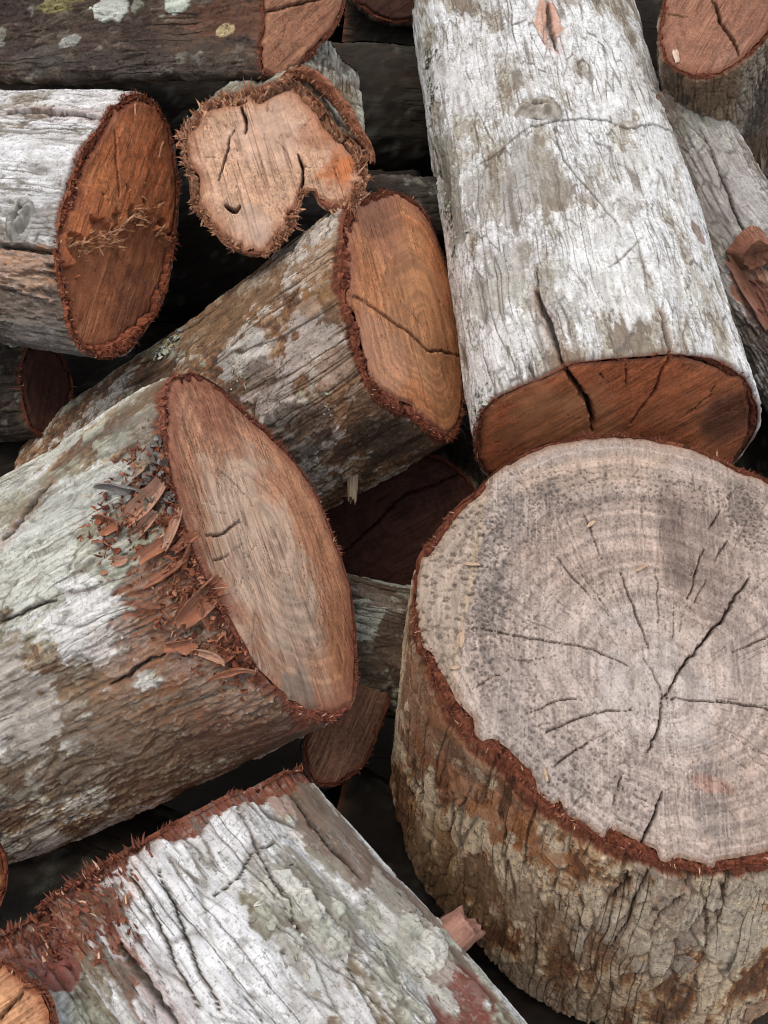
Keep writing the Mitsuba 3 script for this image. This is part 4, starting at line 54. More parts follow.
DATA['Z9'] = {"O":[-0.77395,0.50607,0.35911],"n":[-0.90453,0.05197,0.42322],"d":[0.91381,-0.32004,-0.25004],"contour":[[-0.02763,-0.12703],[-0.03859,-0.12414],[-0.04927,-0.1203],[-0.05956,-0.11555],[-0.06941,-0.10992],[-0.07872,-0.10345],[-0.08744,-0.0962],[-0.09549,-0.08821],[-0.10282,-0.07955],[-0.10936,-0.07029],[-0.11507,-0.06049],[-0.1199,-0.05023],[-0.12383,-0.03959],[-0.1268,-0.02865],[-0.12882,-0.01749],[-0.12985,-0.00619],[-0.1299,0.00515],[-0.12895,0.01645],[-0.12703,0.02763],[-0.12414,0.03859],[-0.1203,0.04927],[-0.11555,0.05956],[-0.10992,0.06941],[-0.10345,0.07872],[-0.0962,0.08744],[-0.08821,0.09549],[-0.07955,0.10282],[-0.07029,0.10936],[-0.06049,0.11507],[-0.05023,0.1199],[-0.03959,0.12383],[-0.02865,0.1268],[-0.01749,0.12882],[-0.00619,0.12985],[0.00515,0.1299],[0.01645,0.12895],[0.02763,0.12703],[0.03859,0.12414],[0.04927,0.1203],[0.05956,0.11555],[0.06941,0.10992],[0.07872,0.10345],[0.08744,0.0962],[0.09549,0.08821],[0.10282,0.07955],[0.10936,0.07029],[0.11507,0.06049],[0.1199,0.05023],[0.12383,0.03959],[0.1268,0.02865],[0.12882,0.01749],[0.12985,0.00619],[0.1299,-0.00515],[0.12895,-0.01645],[0.12703,-0.02763],[0.12414,-0.03859],[0.1203,-0.04927],[0.11555,-0.05956],[0.10992,-0.06941],[0.10345,-0.07872],[0.0962,-0.08744],[0.08821,-0.09549],[0.07955,-0.10282],[0.07029,-0.10936],[0.06049,-0.11507],[0.05023,-0.1199],[0.03959,-0.12383],[0.02865,-0.1268],[0.01749,-0.12882],[0.00619,-0.12985],[-0.00515,-0.1299],[-0.01645,-0.12895]],"L":0.6,"taper":0,"bend":[0.0,0.0,0.0],"rounder":0,"fcracks":[],"bcracks":[],"blobs":[],"fblobs":[],"fpits":[],"sq":[0.95,0.34],"fspots":{},"spots":{}}
DATA['Z11'] = {"O":[-1.21567,1.24401,0.30115],"n":[-0.9734,-0.04542,0.22457],"d":[0.99852,0.01515,-0.05216],"contour":[[-0.1238,-0.11651],[-0.13348,-0.10527],[-0.14215,-0.09324],[-0.14974,-0.08049],[-0.15618,-0.06714],[-0.16144,-0.05327],[-0.16547,-0.039],[-0.16824,-0.02443],[-0.16972,-0.00967],[-0.16992,0.00516],[-0.16883,0.01995],[-0.16644,0.03459],[-0.1628,0.04896],[-0.15791,0.06296],[-0.15182,0.07649],[-0.14458,0.08943],[-0.13623,0.10169],[-0.12685,0.11318],[-0.11651,0.1238],[-0.10527,0.13348],[-0.09324,0.14215],[-0.08049,0.14974],[-0.06714,0.15618],[-0.05327,0.16144],[-0.039,0.16547],[-0.02443,0.16824],[-0.00967,0.16972],[0.00516,0.16992],[0.01995,0.16883],[0.03459,0.16644],[0.04896,0.1628],[0.06296,0.15791],[0.07649,0.15182],[0.08943,0.14458],[0.10169,0.13623],[0.11318,0.12685],[0.1238,0.11651],[0.13348,0.10527],[0.14215,0.09324],[0.14974,0.08049],[0.15618,0.06714],[0.16144,0.05327],[0.16547,0.039],[0.16824,0.02443],[0.16972,0.00967],[0.16992,-0.00516],[0.16883,-0.01995],[0.16644,-0.03459],[0.1628,-0.04896],[0.15791,-0.06296],[0.15182,-0.07649],[0.14458,-0.08943],[0.13623,-0.10169],[0.12685,-0.11318],[0.11651,-0.1238],[0.10527,-0.13348],[0.09324,-0.14215],[0.08049,-0.14974],[0.06714,-0.15618],[0.05327,-0.16144],[0.039,-0.16547],[0.02443,-0.16824],[0.00967,-0.16972],[-0.00516,-0.16992],[-0.01995,-0.16883],[-0.03459,-0.16644],[-0.04896,-0.1628],[-0.06296,-0.15791],[-0.07649,-0.15182],[-0.08943,-0.14458],[-0.10169,-0.13623],[-0.11318,-0.12685]],"L":1.3,"taper":0,"bend":[0.0,0.0,0.0],"rounder":0,"fcracks":[],"bcracks":[],"blobs":[],"fblobs":[],"fpits":[],"sq":[0.79,0.72],"fspots":{},"spots":{}}
DATA['Z12'] = {"O":[-0.11941,2.04973,0.54994],"n":[-0.9734,-0.04542,0.22457],"d":[0.99852,-0.01515,0.05216],"contour":[[-0.18374,-0.07898],[-0.18993,-0.06267],[-0.19467,-0.04588],[-0.19792,-0.02874],[-0.19968,-0.01138],[-0.19991,0.00607],[-0.19862,0.02347],[-0.19582,0.04069],[-0.19153,0.0576],[-0.18578,0.07408],[-0.17861,0.08999],[-0.17009,0.10521],[-0.16027,0.11963],[-0.14924,0.13315],[-0.13706,0.14565],[-0.12385,0.15704],[-0.10969,0.16724],[-0.0947,0.17616],[-0.07898,0.18374],[-0.06267,0.18993],[-0.04588,0.19467],[-0.02874,0.19792],[-0.01138,0.19968],[0.00607,0.19991],[0.02347,0.19862],[0.04069,0.19582],[0.0576,0.19153],[0.07408,0.18578],[0.08999,0.17861],[0.10521,0.17009],[0.11963,0.16027],[0.13315,0.14924],[0.14565,0.13706],[0.15704,0.12385],[0.16724,0.10969],[0.17616,0.0947],[0.18374,0.07898],[0.18993,0.06267],[0.19467,0.04588],[0.19792,0.02874],[0.19968,0.01138],[0.19991,-0.00607],[0.19862,-0.02347],[0.19582,-0.04069],[0.19153,-0.0576],[0.18578,-0.07408],[0.17861,-0.08999],[0.17009,-0.10521],[0.16027,-0.11963],[0.14924,-0.13315],[0.13706,-0.14565],[0.12385,-0.15704],[0.10969,-0.16724],[0.0947,-0.17616],[0.07898,-0.18374],[0.06267,-0.18993],[0.04588,-0.19467],[0.02874,-0.19792],[0.01138,-0.19968],[-0.00607,-0.19991],[-0.02347,-0.19862],[-0.04069,-0.19582],[-0.0576,-0.19153],[-0.07408,-0.18578],[-0.08999,-0.17861],[-0.10521,-0.17009],[-0.11963,-0.16027],[-0.13315,-0.14924],[-0.14565,-0.13706],[-0.15704,-0.12385],[-0.16724,-0.10969],[-0.17616,-0.0947]],"L":1.4,"taper":0,"bend":[0.0,0.0,0.0],"rounder":0,"fcracks":[],"bcracks":[],"blobs":[],"fblobs":[],"fpits":[],"sq":[0.44,0.9],"fspots":{},"spots":{}}
DATA['Z13'] = {"O":[0.30755,0.46309,-0.14401],"n":[-0.9734,-0.04542,0.22457],"d":[0.99852,-0.01515,0.05216],"contour":[[-0.04032,-0.13407],[-0.05185,-0.13004],[-0.06299,-0.12503],[-0.07365,-0.11906],[-0.08374,-0.11219],[-0.0932,-0.10447],[-0.10195,-0.09595],[-0.10993,-0.08669],[-0.11707,-0.07678],[-0.12331,-0.06629],[-0.12862,-0.05529],[-0.13295,-0.04387],[-0.13627,-0.03211],[-0.13855,-0.02012],[-0.13977,-0.00796],[-0.13994,0.00425],[-0.13903,0.01643],[-0.13707,0.02848],[-0.13407,0.04032],[-0.13004,0.05185],[-0.12503,0.06299],[-0.11906,0.07365],[-0.11219,0.08374],[-0.10447,0.0932],[-0.09595,0.10195],[-0.08669,0.10993],[-0.07678,0.11707],[-0.06629,0.12331],[-0.05529,0.12862],[-0.04387,0.13295],[-0.03211,0.13627],[-0.02012,0.13855],[-0.00796,0.13977],[0.00425,0.13994],[0.01643,0.13903],[0.02848,0.13707],[0.04032,0.13407],[0.05185,0.13004],[0.06299,0.12503],[0.07365,0.11906],[0.08374,0.11219],[0.0932,0.10447],[0.10195,0.09595],[0.10993,0.08669],[0.11707,0.07678],[0.12331,0.06629],[0.12862,0.05529],[0.13295,0.04387],[0.13627,0.03211],[0.13855,0.02012],[0.13977,0.00796],[0.13994,-0.00425],[0.13903,-0.01643],[0.13707,-0.02848],[0.13407,-0.04032],[0.13004,-0.05185],[0.12503,-0.06299],[0.11906,-0.07365],[0.11219,-0.08374],[0.10447,-0.0932],[0.09595,-0.10195],[0.08669,-0.10993],[0.07678,-0.11707],[0.06629,-0.12331],[0.05529,-0.12862],[0.04387,-0.13295],[0.03211,-0.13627],[0.02012,-0.13855],[0.00796,-0.13977],[-0.00425,-0.13994],[-0.01643,-0.13903],[-0.02848,-0.13707]],"L":0.8,"taper":0,"bend":[0.0,0.0,0.0],"rounder":0,"fcracks":[],"bcracks":[],"blobs":[],"fblobs":[],"fpits":[],"sq":[0.97,0.47],"fspots":{},"spots":{}}
DATA['Z14'] = {"O":[-1.54036,2.16974,0.70715],"n":[-0.9734,-0.04542,0.22457],"d":[0.99852,-0.01515,0.05216],"contour":[[-0.17093,-0.0564],[-0.1752,-0.04129],[-0.17813,-0.02586],[-0.17971,-0.01024],[-0.17992,0.00546],[-0.17876,0.02112],[-0.17624,0.03662],[-0.17237,0.05184],[-0.1672,0.06667],[-0.16075,0.08099],[-0.15308,0.09469],[-0.14425,0.10767],[-0.13431,0.11983],[-0.12336,0.13108],[-0.11146,0.14134],[-0.09872,0.15051],[-0.08523,0.15854],[-0.07109,0.16537],[-0.0564,0.17093],[-0.04129,0.1752],[-0.02586,0.17813],[-0.01024,0.17971],[0.00546,0.17992],[0.02112,0.17876],[0.03662,0.17624],[0.05184,0.17237],[0.06667,0.1672],[0.08099,0.16075],[0.09469,0.15308],[0.10767,0.14425],[0.11983,0.13431],[0.13108,0.12336],[0.14134,0.11146],[0.15051,0.09872],[0.15854,0.08523],[0.16537,0.07109],[0.17093,0.0564],[0.1752,0.04129],[0.17813,0.02586],[0.17971,0.01024],[0.17992,-0.00546],[0.17876,-0.02112],[0.17624,-0.03662],[0.17237,-0.05184],[0.1672,-0.06667],[0.16075,-0.08099],[0.15308,-0.09469],[0.14425,-0.10767],[0.13431,-0.11983],[0.12336,-0.13108],[0.11146,-0.14134],[0.09872,-0.15051],[0.08523,-0.15854],[0.07109,-0.16537],[0.0564,-0.17093],[0.04129,-0.1752],[0.02586,-0.17813],[0.01024,-0.17971],[-0.00546,-0.17992],[-0.02112,-0.17876],[-0.03662,-0.17624],[-0.05184,-0.17237],[-0.06667,-0.1672],[-0.08099,-0.16075],[-0.09469,-0.15308],[-0.10767,-0.14425],[-0.11983,-0.13431],[-0.13108,-0.12336],[-0.14134,-0.11146],[-0.15051,-0.09872],[-0.15854,-0.08523],[-0.16537,-0.07109]],"L":1.4,"taper":0,"bend":[0.0,0.0,0.0],"rounder":0,"fcracks":[],"bcracks":[],"blobs":[],"fblobs":[],"fpits":[],"sq":[0.6,0.91],"fspots":{},"spots":{}}
DATA['Z10'] = {"O":[0.25025,2.20374,0.73371],"n":[-0.90453,0.05197,0.42322],"d":[0.99451,-0.08249,-0.06445],"contour":[[-0.1905,-0.06091],[-0.19508,-0.04407],[-0.19818,-0.0269],[-0.19977,-0.00953],[-0.19984,0.00792],[-0.19839,0.02531],[-0.19543,0.0425],[-0.19098,0.05937],[-0.18508,0.07579],[-0.17777,0.09164],[-0.16911,0.10678],[-0.15916,0.12111],[-0.148,0.13452],[-0.13571,0.14691],[-0.12239,0.15818],[-0.10814,0.16825],[-0.09306,0.17703],[-0.07728,0.18447],[-0.06091,0.1905],[-0.04407,0.19508],[-0.0269,0.19818],[-0.00953,0.19977],[0.00792,0.19984],[0.02531,0.19839],[0.0425,0.19543],[0.05937,0.19098],[0.07579,0.18508],[0.09164,0.17777],[0.10678,0.16911],[0.12111,0.15916],[0.13452,0.148],[0.14691,0.13571],[0.15818,0.12239],[0.16825,0.10814],[0.17703,0.09306],[0.18447,0.07728],[0.1905,0.06091],[0.19508,0.04407],[0.19818,0.0269],[0.19977,0.00953],[0.19984,-0.00792],[0.19839,-0.02531],[0.19543,-0.0425],[0.19098,-0.05937],[0.18508,-0.07579],[0.17777,-0.09164],[0.16911,-0.10678],[0.15916,-0.12111],[0.148,-0.13452],[0.13571,-0.14691],[0.12239,-0.15818],[0.10814,-0.16825],[0.09306,-0.17703],[0.07728,-0.18447],[0.06091,-0.1905],[0.04407,-0.19508],[0.0269,-0.19818],[0.00953,-0.19977],[-0.00792,-0.19984],[-0.02531,-0.19839],[-0.0425,-0.19543],[-0.05937,-0.19098],[-0.07579,-0.18508],[-0.09164,-0.17777],[-0.10678,-0.16911],[-0.12111,-0.15916],[-0.13452,-0.148],[-0.14691,-0.13571],[-0.15818,-0.12239],[-0.16825,-0.10814],[-0.17703,-0.09306],[-0.18447,-0.07728]],"L":0.9,"taper":0,"bend":[0.0,0.0,0.0],"rounder":0,"fcracks":[],"bcracks":[],"blobs":[],"fblobs":[],"fpits":[],"sq":[0.35,0.96],"fspots":{},"spots":{}}

# ------------------------------------------------------------------ noise
_TAB = np.random.default_rng(7).random((8, 257, 257)).astype(np.float32)
for _k in range(8):
    _TAB[_k, 256, :] = _TAB[_k, 0, :]; _TAB[_k, :, 256] = _TAB[_k, :, 0]


def vn(x, y, seed=0):
    tab = _TAB[seed % 8].ravel()
    x = np.asarray(x, np.float32) + np.float32(37.17 * seed); y = np.asarray(y, np.float32) + np.float32(11.73 * seed)
    x, y = np.broadcast_arrays(x, y)
    xi = np.floor(x); yi = np.floor(y)
    fx = x - xi; fy = y - yi
    fx = fx * fx * (3 - 2 * fx); fy = fy * fy * (3 - 2 * fy)
    i = (xi.astype(np.int32) & 255) * 257 + (yi.astype(np.int32) & 255)
    a = tab[i]; b = tab[i + 257]; c = tab[i + 1]; d = tab[i + 258]
    a = a + (b - a) * fx; c = c + (d - c) * fx
    return a + (c - a) * fy


def fb(x, y, seed=0, octaves=3, gain=0.5):
    o, w, t = 0, 1.0, 0
    for k in range(octaves):
        o = o + w * vn(x * 2 ** k, y * 2 ** k, seed + k * 3); t += w; w *= gain
    return o / t


def ss(a, b, x):
    t = np.clip((x - a) / (b - a), 0, 1)
    return t * t * (3 - 2 * t)


def voro(x, y, seed):
    """F1, F2 and a random number of the nearest cell, on a jittered lattice."""
    x = np.asarray(x, float).ravel(); y = np.asarray(y, float).ravel()
    gx, gy = np.meshgrid(np.arange(math.floor(x.min()) - 2, math.ceil(x.max()) + 3), np.arange(math.floor(y.min()) - 2, math.ceil(y.max()) + 3), indexing="ij")
    r = np.random.default_rng(seed)
    pts = np.stack([gx.ravel() + r.random(gx.size) * 0.95, gy.ravel() + r.random(gx.size) * 0.95], -1)
    rnd = r.random(gx.size)
    d, i = cKDTree(pts).query(np.stack([x, y], -1), k=2, workers=-1)
    return d[:, 0].astype(np.float32), d[:, 1].astype(np.float32), rnd[i[:, 0]].astype(np.float32)


def lerp(c, col, m):
    m = np.asarray(m)[:, None]
    return c * (1 - m) + np.asarray(col, np.float32) * m


def unit(v):
    v = np.asarray(v, float)
    return v / np.linalg.norm(v)


def poly_dist(x, y, pts):
    """distance from points to a polyline and the place along it (0..1)."""
    pts = np.asarray(pts, float)
    best = np.full(len(x), 1e9, np.float32); along = np.zeros(len(x), np.float32)
    seg = np.linalg.norm(np.diff(pts, axis=0), axis=1); cum = np.concatenate([[0], np.cumsum(seg)])
    for k in range(len(pts) - 1):
        a, b = pts[k], pts[k + 1]
        d = b - a; L2 = max((d ** 2).sum(), 1e-12)
        t = np.clip(((x - a[0]) * d[0] + (y - a[1]) * d[1]) / L2, 0, 1)
        dd = np.hypot(x - a[0] - t * d[0], y - a[1] - t * d[1])
        m = dd < best
        best[m] = dd[m]; along[m] = ((cum[k] + t * seg[k]) / cum[-1])[m]
    return best, along


def wiggle(pts, seed, amp, step=0.004):
    """a polyline made to wander like a real crack."""
    pts = np.asarray(pts, float)
    seg = np.linalg.norm(np.diff(pts, axis=0), axis=1); cum = np.concatenate([[0], np.cumsum(seg)])
    n = max(4, int(cum[-1] / step))
    q = np.linspace(0, cum[-1], n)
    x = np.interp(q, cum, pts[:, 0]); y = np.interp(q, cum, pts[:, 1])
    r = np.random.default_rng(seed)
    w = np.cumsum(r.normal(0, 1, (n, 2)), axis=0)
    w -= np.linspace(0, 1, n)[:, None] * (w[-1] - w[0]) + w[0]
    w = w / (np.abs(w).max() + 1e-9) * amp
    return np.stack([x, y], -1) + w


# ------------------------------------------------------------------ log geometry
def frame(n):
    ref = np.array([0, 1.0, 0]) if abs(n[2]) > 0.8 else np.array([0, 0, 1.0])
    e1 = unit(np.cross(ref, n))
    return e1, np.cross(n, e1)


class Stem:
    """A cut stem: its end outline in the plane of the cut, swept along the stem."""

    def __init__(self, O, n, d, contour, taper=0.0, bend=(0, 0, 0), rounder=0.0, rag=0.003):
        self.O, self.n, self.d = np.array(O, float), unit(n), unit(d)
        self.e1, self.e2 = frame(self.n)
        c = np.asarray(contour, float)
        area = 0.5 * np.sum(c[:, 0] * np.roll(c[:, 1], -1) - np.roll(c[:, 0], -1) * c[:, 1])
        if area < 0:
            c = c[::-1]
        seg = np.linalg.norm(np.diff(np.vstack([c, c[:1]]), axis=0), axis=1)
        cum = np.concatenate([[0], np.cumsum(seg)])
        if rag:
            base = CubicSpline(cum, np.vstack([c, c[:1]]), bc_type="periodic")
            q = np.linspace(0, cum[-1], max(40, int(cum[-1] / 0.006)), endpoint=False)
            c = base(q); w = q / cum[-1] * 2 * np.pi; k = cum[-1] / (2 * np.pi)
            tg = base(q, 1); tg /= np.linalg.norm(tg, axis=1, keepdims=True)
            amp = (fb(np.cos(w) * k * 45 + 20, np.sin(w) * k * 45 + 20, int(abs(O[0]) * 1000) % 7) - 0.5) * 2 * rag
            c = c + np.stack([tg[:, 1], -tg[:, 0]], -1) * amp[:, None]
            cum = np.concatenate([[0], np.cumsum(np.linalg.norm(np.diff(np.vstack([c, c[:1]]), axis=0), axis=1))])
        self.spl = CubicSpline(cum, np.vstack([c, c[:1]]), bc_type="periodic"); self.per = cum[-1]
        self.taper, self.bend, self.rounder = taper, np.array(bend, float), rounder
        u = np.linspace(0, self.per, 2001)
        P = self.plane(self.spl(u)); Q = P - np.outer(P @ self.d, self.d)
        self.cen = Q[:-1].mean(0)
        self.uu, self.aa = u, np.concatenate([[0], np.cumsum(np.linalg.norm(np.diff(Q, axis=0), axis=1))])
        self.rad = np.linalg.norm(Q - self.cen, axis=1).mean()

    def plane(self, c2):
        return np.outer(c2[:, 0], self.e1) + np.outer(c2[:, 1], self.e2)

    def columns(self, spacing, back=4.0):
        """spline parameters of the columns, closer together on the side towards the front of the pile."""
        u = self.uu; c2 = self.spl(u); P = self.plane(c2)
        Tn = np.gradient(P - np.outer(P @ self.d, self.d), axis=0)
        N = np.cross(Tn, self.d); N /= np.linalg.norm(N, axis=1, keepdims=True) + 1e-12
        if np.mean(np.einsum("ij,ij->i", N, P - P.mean(0))) < 0:
            N = -N
        view = unit(EYE - self.O - self.d * 0.15)
        w = np.clip(N @ view + 0.1, 0.1, 0.8) / 0.8
        w = np.convolve(np.concatenate([w[-60:], w, w[:60]]), np.ones(41) / 41, "same")[60:-60]
        step = np.linalg.norm(np.diff(P, axis=0), axis=1) + 1e-9
        da = np.diff(self.aa)
        cum = np.concatenate([[0], np.cumsum(da * 0.5 * (w[1:] + w[:-1]))])
        n = max(24, int(cum[-1] / spacing))
        return np.interp(np.linspace(0, cum[-1], n), cum, u)

    def at(self, u, t):
        """points, outward normals, s, a for columns u (m,) and rows t (k,): arrays (k*m, ...)"""
        c2 = self.spl(u); P = self.plane(c2)
        s0 = P @ self.d; Q = P - np.outer(s0, self.d)
        P2 = self.plane(self.spl(u + 1e-3)); P1 = self.plane(self.spl(u - 1e-3))
        Tn = (P2 - P1); Tn -= np.outer(Tn @ self.d, self.d)
        N = np.cross(Tn, self.d)
        N /= np.linalg.norm(N, axis=1, keepdims=True) + 1e-12
        R = Q - self.cen
        if np.mean(np.einsum("ij,ij->i", N, R)) < 0:
            N = -N
        rl = np.linalg.norm(R, axis=1, keepdims=True)
        Rr = R / rl * self.rad
        t = np.asarray(t, float)
        k = (1 + self.taper * t)[:, None, None]
        m = (self.rounder * ss(0, 0.35, t))[:, None, None]
        X = self.O + self.cen + (R[None] * (1 - m) + Rr[None] * m) * k + self.d * (s0[None, :] + t[:, None])[..., None] + (t ** 2)[:, None, None] * self.bend
        a = np.interp(u, self.uu, self.aa)
        m1 = len(t)
        return (X.reshape(-1, 3), np.tile(N, (m1, 1)), (s0[None] + t[:, None]).ravel(), np.tile(a, m1), np.repeat(t, len(u)))


def quads(k, m):
    i, j = np.meshgrid(np.arange(k - 1), np.arange(m - 1), indexing="ij")
    q = (i * m + j).ravel()
    return np.vstack([np.stack([q, q + 1, q + m + 1], -1), np.stack([q, q + m + 1, q + m], -1)])


def orient(v, f, ref_n):
    """flip the faces if they look against ref_n (mean)."""
    c = np.cross(v[f[:, 1]] - v[f[:, 0]], v[f[:, 2]] - v[f[:, 0]])
    if np.einsum("ij,ij->", c, ref_n[f[:, 0]]) < 0:
        f = f[:, ::-1].copy()
    return f


def put(key, v, f, col, uv, bsdf, smooth=True):
    scene[key] = mikit.ply((v, f), bsdf, smooth=smooth, uv=uv, color=np.clip(col, 0.004, 0.9))


# ------------------------------------------------------------------ materials
def _lines(s, a):
    l1 = 1 - mikit.smoothstep(0.0, 0.085, dr.abs(mikit.noise(s * 6.5, a * 125) - 0.5))
    g1 = mikit.smoothstep(0.42, 0.62, mikit.noise(s * 15 + 3, a * 34))
    l2 = 1 - mikit.smoothstep(0.0, 0.075, dr.abs(mikit.noise(s * 20 + 7, a * 310) - 0.5))
    g2 = mikit.smoothstep(0.40, 0.65, mikit.noise(s * 30, a * 55 + 9))
    l3 = 1 - mikit.smoothstep(0.0, 0.06, dr.abs(mikit.noise(s * 190 + 5, a * 60) - 0.5))
    g3 = mikit.smoothstep(0.60, 0.75, mikit.noise(s * 40 + 11, a * 70))
    return l1 * g1, l2 * g2, l3 * g3


def _bark_dark(p, n, uv):
    l1, l2, l3 = _lines(uv.x, uv.y)
    spots = mikit.smoothstep(0.66, 0.76, mikit.fbm(uv.x * 420, uv.y * 560, octaves=2))
    grit = mikit.smoothstep(0.45, 0.9, mikit.noise(uv.x * 900 + 3, uv.y * 1100))
    return dr.clip(0.75 * l1 + 0.45 * l2 + 0.40 * l3 + 0.42 * spots + 0.20 * grit, 0, 0.92)


def _bark_light(p, n, uv):
    f = mikit.smoothstep(0.60, 0.70, mikit.fbm(uv.x * 230 + 31, uv.y * 330, octaves=3)) * mikit.smoothstep(0.35, 0.65, mikit.noise(uv.x * 35, uv.y * 50 + 4))
    return 0.17 * f


def _bump_bark(p, n, uv):
    l1, l2, l3 = _lines(uv.x, uv.y)
    return 0.0009 * mikit.noise(uv.x * 300, uv.y * 700) + 0.0007 * mikit.noise(uv.x * 1300, uv.y * 1500) - 0.0012 * l1 - 0.0006 * l2 - 0.0006 * l3


def _wood_dark(p, n, uv):
    x, y = uv.x, uv.y
    grain = mikit.smoothstep(0.55, 0.85, mikit.noise(x * 26, y * 620)) * mikit.smoothstep(0.3, 0.7, mikit.noise(x * 18 + 4, y * 40))
    hair = 1 - mikit.smoothstep(0.0, 0.05, dr.abs(mikit.noise(x * 22 + 9, y * 210) - 0.5))
    hair *= mikit.smoothstep(0.55, 0.75, mikit.noise(x * 30, y * 60 + 7))
    pores = mikit.smoothstep(0.62, 0.74, mikit.fbm(x * 330, y * 700, octaves=2)) * mikit.smoothstep(0.25, 0.7, mikit.noise(x * 24 + 8, y * 30))
    return dr.clip(0.45 * grain + 0.50 * hair + 0.42 * pores, 0, 0.85)


def _grey_dark(p, n, uv):
    x, y = uv.x, uv.y
    streak = mikit.smoothstep(0.45, 0.9, mikit.noise(x * 40, y * 330)) * mikit.smoothstep(0.3, 0.7, mikit.noise(x * 22 + 4, y * 30))
    pores = mikit.smoothstep(0.60, 0.72, mikit.fbm(x * 420, y * 520, octaves=2))
    mould = mikit.smoothstep(0.60, 0.72, mikit.fbm(x * 260, y * 340 + 5, octaves=3)) * mikit.smoothstep(0.5, 0.75, mikit.noise(x * 16 + 2, y * 16))
    return dr.clip(0.26 * streak + 0.34 * pores + 0.32 * mould, 0, 0.8)


def _wood_light(p, n, uv):
    x, y = uv.x, uv.y
    a = mikit.smoothstep(0.58, 0.85, mikit.noise(x * 30 + 50, y * 700)) * mikit.smoothstep(0.35, 0.7, mikit.noise(x * 14, y * 34 + 40))
    return dr.clip(0.32 * a + 0.18 * mikit.smoothstep(0.62, 0.72, mikit.fbm(x * 420 + 8, y * 800, octaves=2)), 0, 0.6)


def _bump_wood(p, n, uv):
    return 0.0006 * mikit.noise(uv.x * 60, uv.y * 700) + 0.0006 * mikit.noise(uv.x * 700, uv.y * 900) + 0.0004 * mikit.noise(uv.x * 1900, uv.y * 1900)


def surface(bump, rough, spec, dark=None, light=None, darkcol=(0.045, 0.032, 0.026), lightcol=(0.5, 0.5, 0.5)):
    b = {"type": "principled", "base_color": {"type": "mesh_attribute", "name": "vertex_color"}, "roughness": rough, "specular": spec}
    for w, c in ((light, lightcol), (dark, darkcol)):
        if w is not None:      # crisp small marks of the material over the colour of each place
            b = {"type": "blendbsdf", "weight": mikit.proc(w), "one": b, "two": {"type": "diffuse", "reflectance": {"type": "rgb", "value": list(c)}}}
    if bump is not None:
        b = {"type": "bumpmap", "t": mikit.proc(bump, eps=4e-4), "b": b, "scale": 1.0}
    return {"type": "twosided", "b": b}


scene["bark_surface"] = surface(_bump_bark, 0.85, 0.25, _bark_dark, _bark_light, (0.16, 0.14, 0.12), (0.60, 0.59, 0.57))
scene["dark_bark_surface"] = surface(_bump_bark, 0.85, 0.25, _bark_dark, None, (0.020, 0.015, 0.012))
scene["brown_bark_surface"] = surface(_bump_bark, 0.85, 0.25, _bark_dark, _bark_light, (0.045, 0.026, 0.016), (0.38, 0.29, 0.20))
scene["wood_surface"] = surface(_bump_wood, 0.7, 0.3, _wood_dark, _wood_light, (0.075, 0.026, 0.014), (0.50, 0.27, 0.16))
scene["grey_wood_surface"] = surface(_bump_wood, 0.75, 0.25, _grey_dark, _wood_light, (0.075, 0.052, 0.043), (0.52, 0.44, 0.39))
scene["dark_wood_surface"] = surface(_bump_wood, 0.75, 0.25, _wood_dark, None, (0.02, 0.009, 0.007))
scene["fibre_surface"] = surface(None, 0.8, 0.25)
scene["torn_surface"] = surface(_bump_bark, 0.85, 0.2, _bark_dark, None, (0.03, 0.012, 0.008))

WHITE = (0.66, 0.66, 0.67); PALE = (0.46, 0.43, 0.38); GREY = (0.26, 0.24, 0.215); OLIVE = (0.20, 0.185, 0.125)
BROWN = (0.155, 0.092, 0.055); DARK = (0.045, 0.035, 0.03); RUST = (0.20, 0.066, 0.034); RED = (0.105, 0.030, 0.020)
BARK = dict(plate=(0.016, 0.070), fiss=0.0030, fwid=0.16, cover=0.55, cols=(WHITE, PALE, GREY, BROWN), t=(0.52, 0.40, 0.28),
            stain=0.4, lichen=0.15, lump=0.006, edge=(0.002, 0.010), dirt=0.5, flake=0.0010, seed=1, blobs=(), cracks=(), tone=1.0, fine=1.0, ridge=(0.007, 0.045), ridged=0.8, blocky=1.0, lip_shade=0.5, lumpy=1.0, frag=0.62, linecol=1.6, surface="bark_surface")


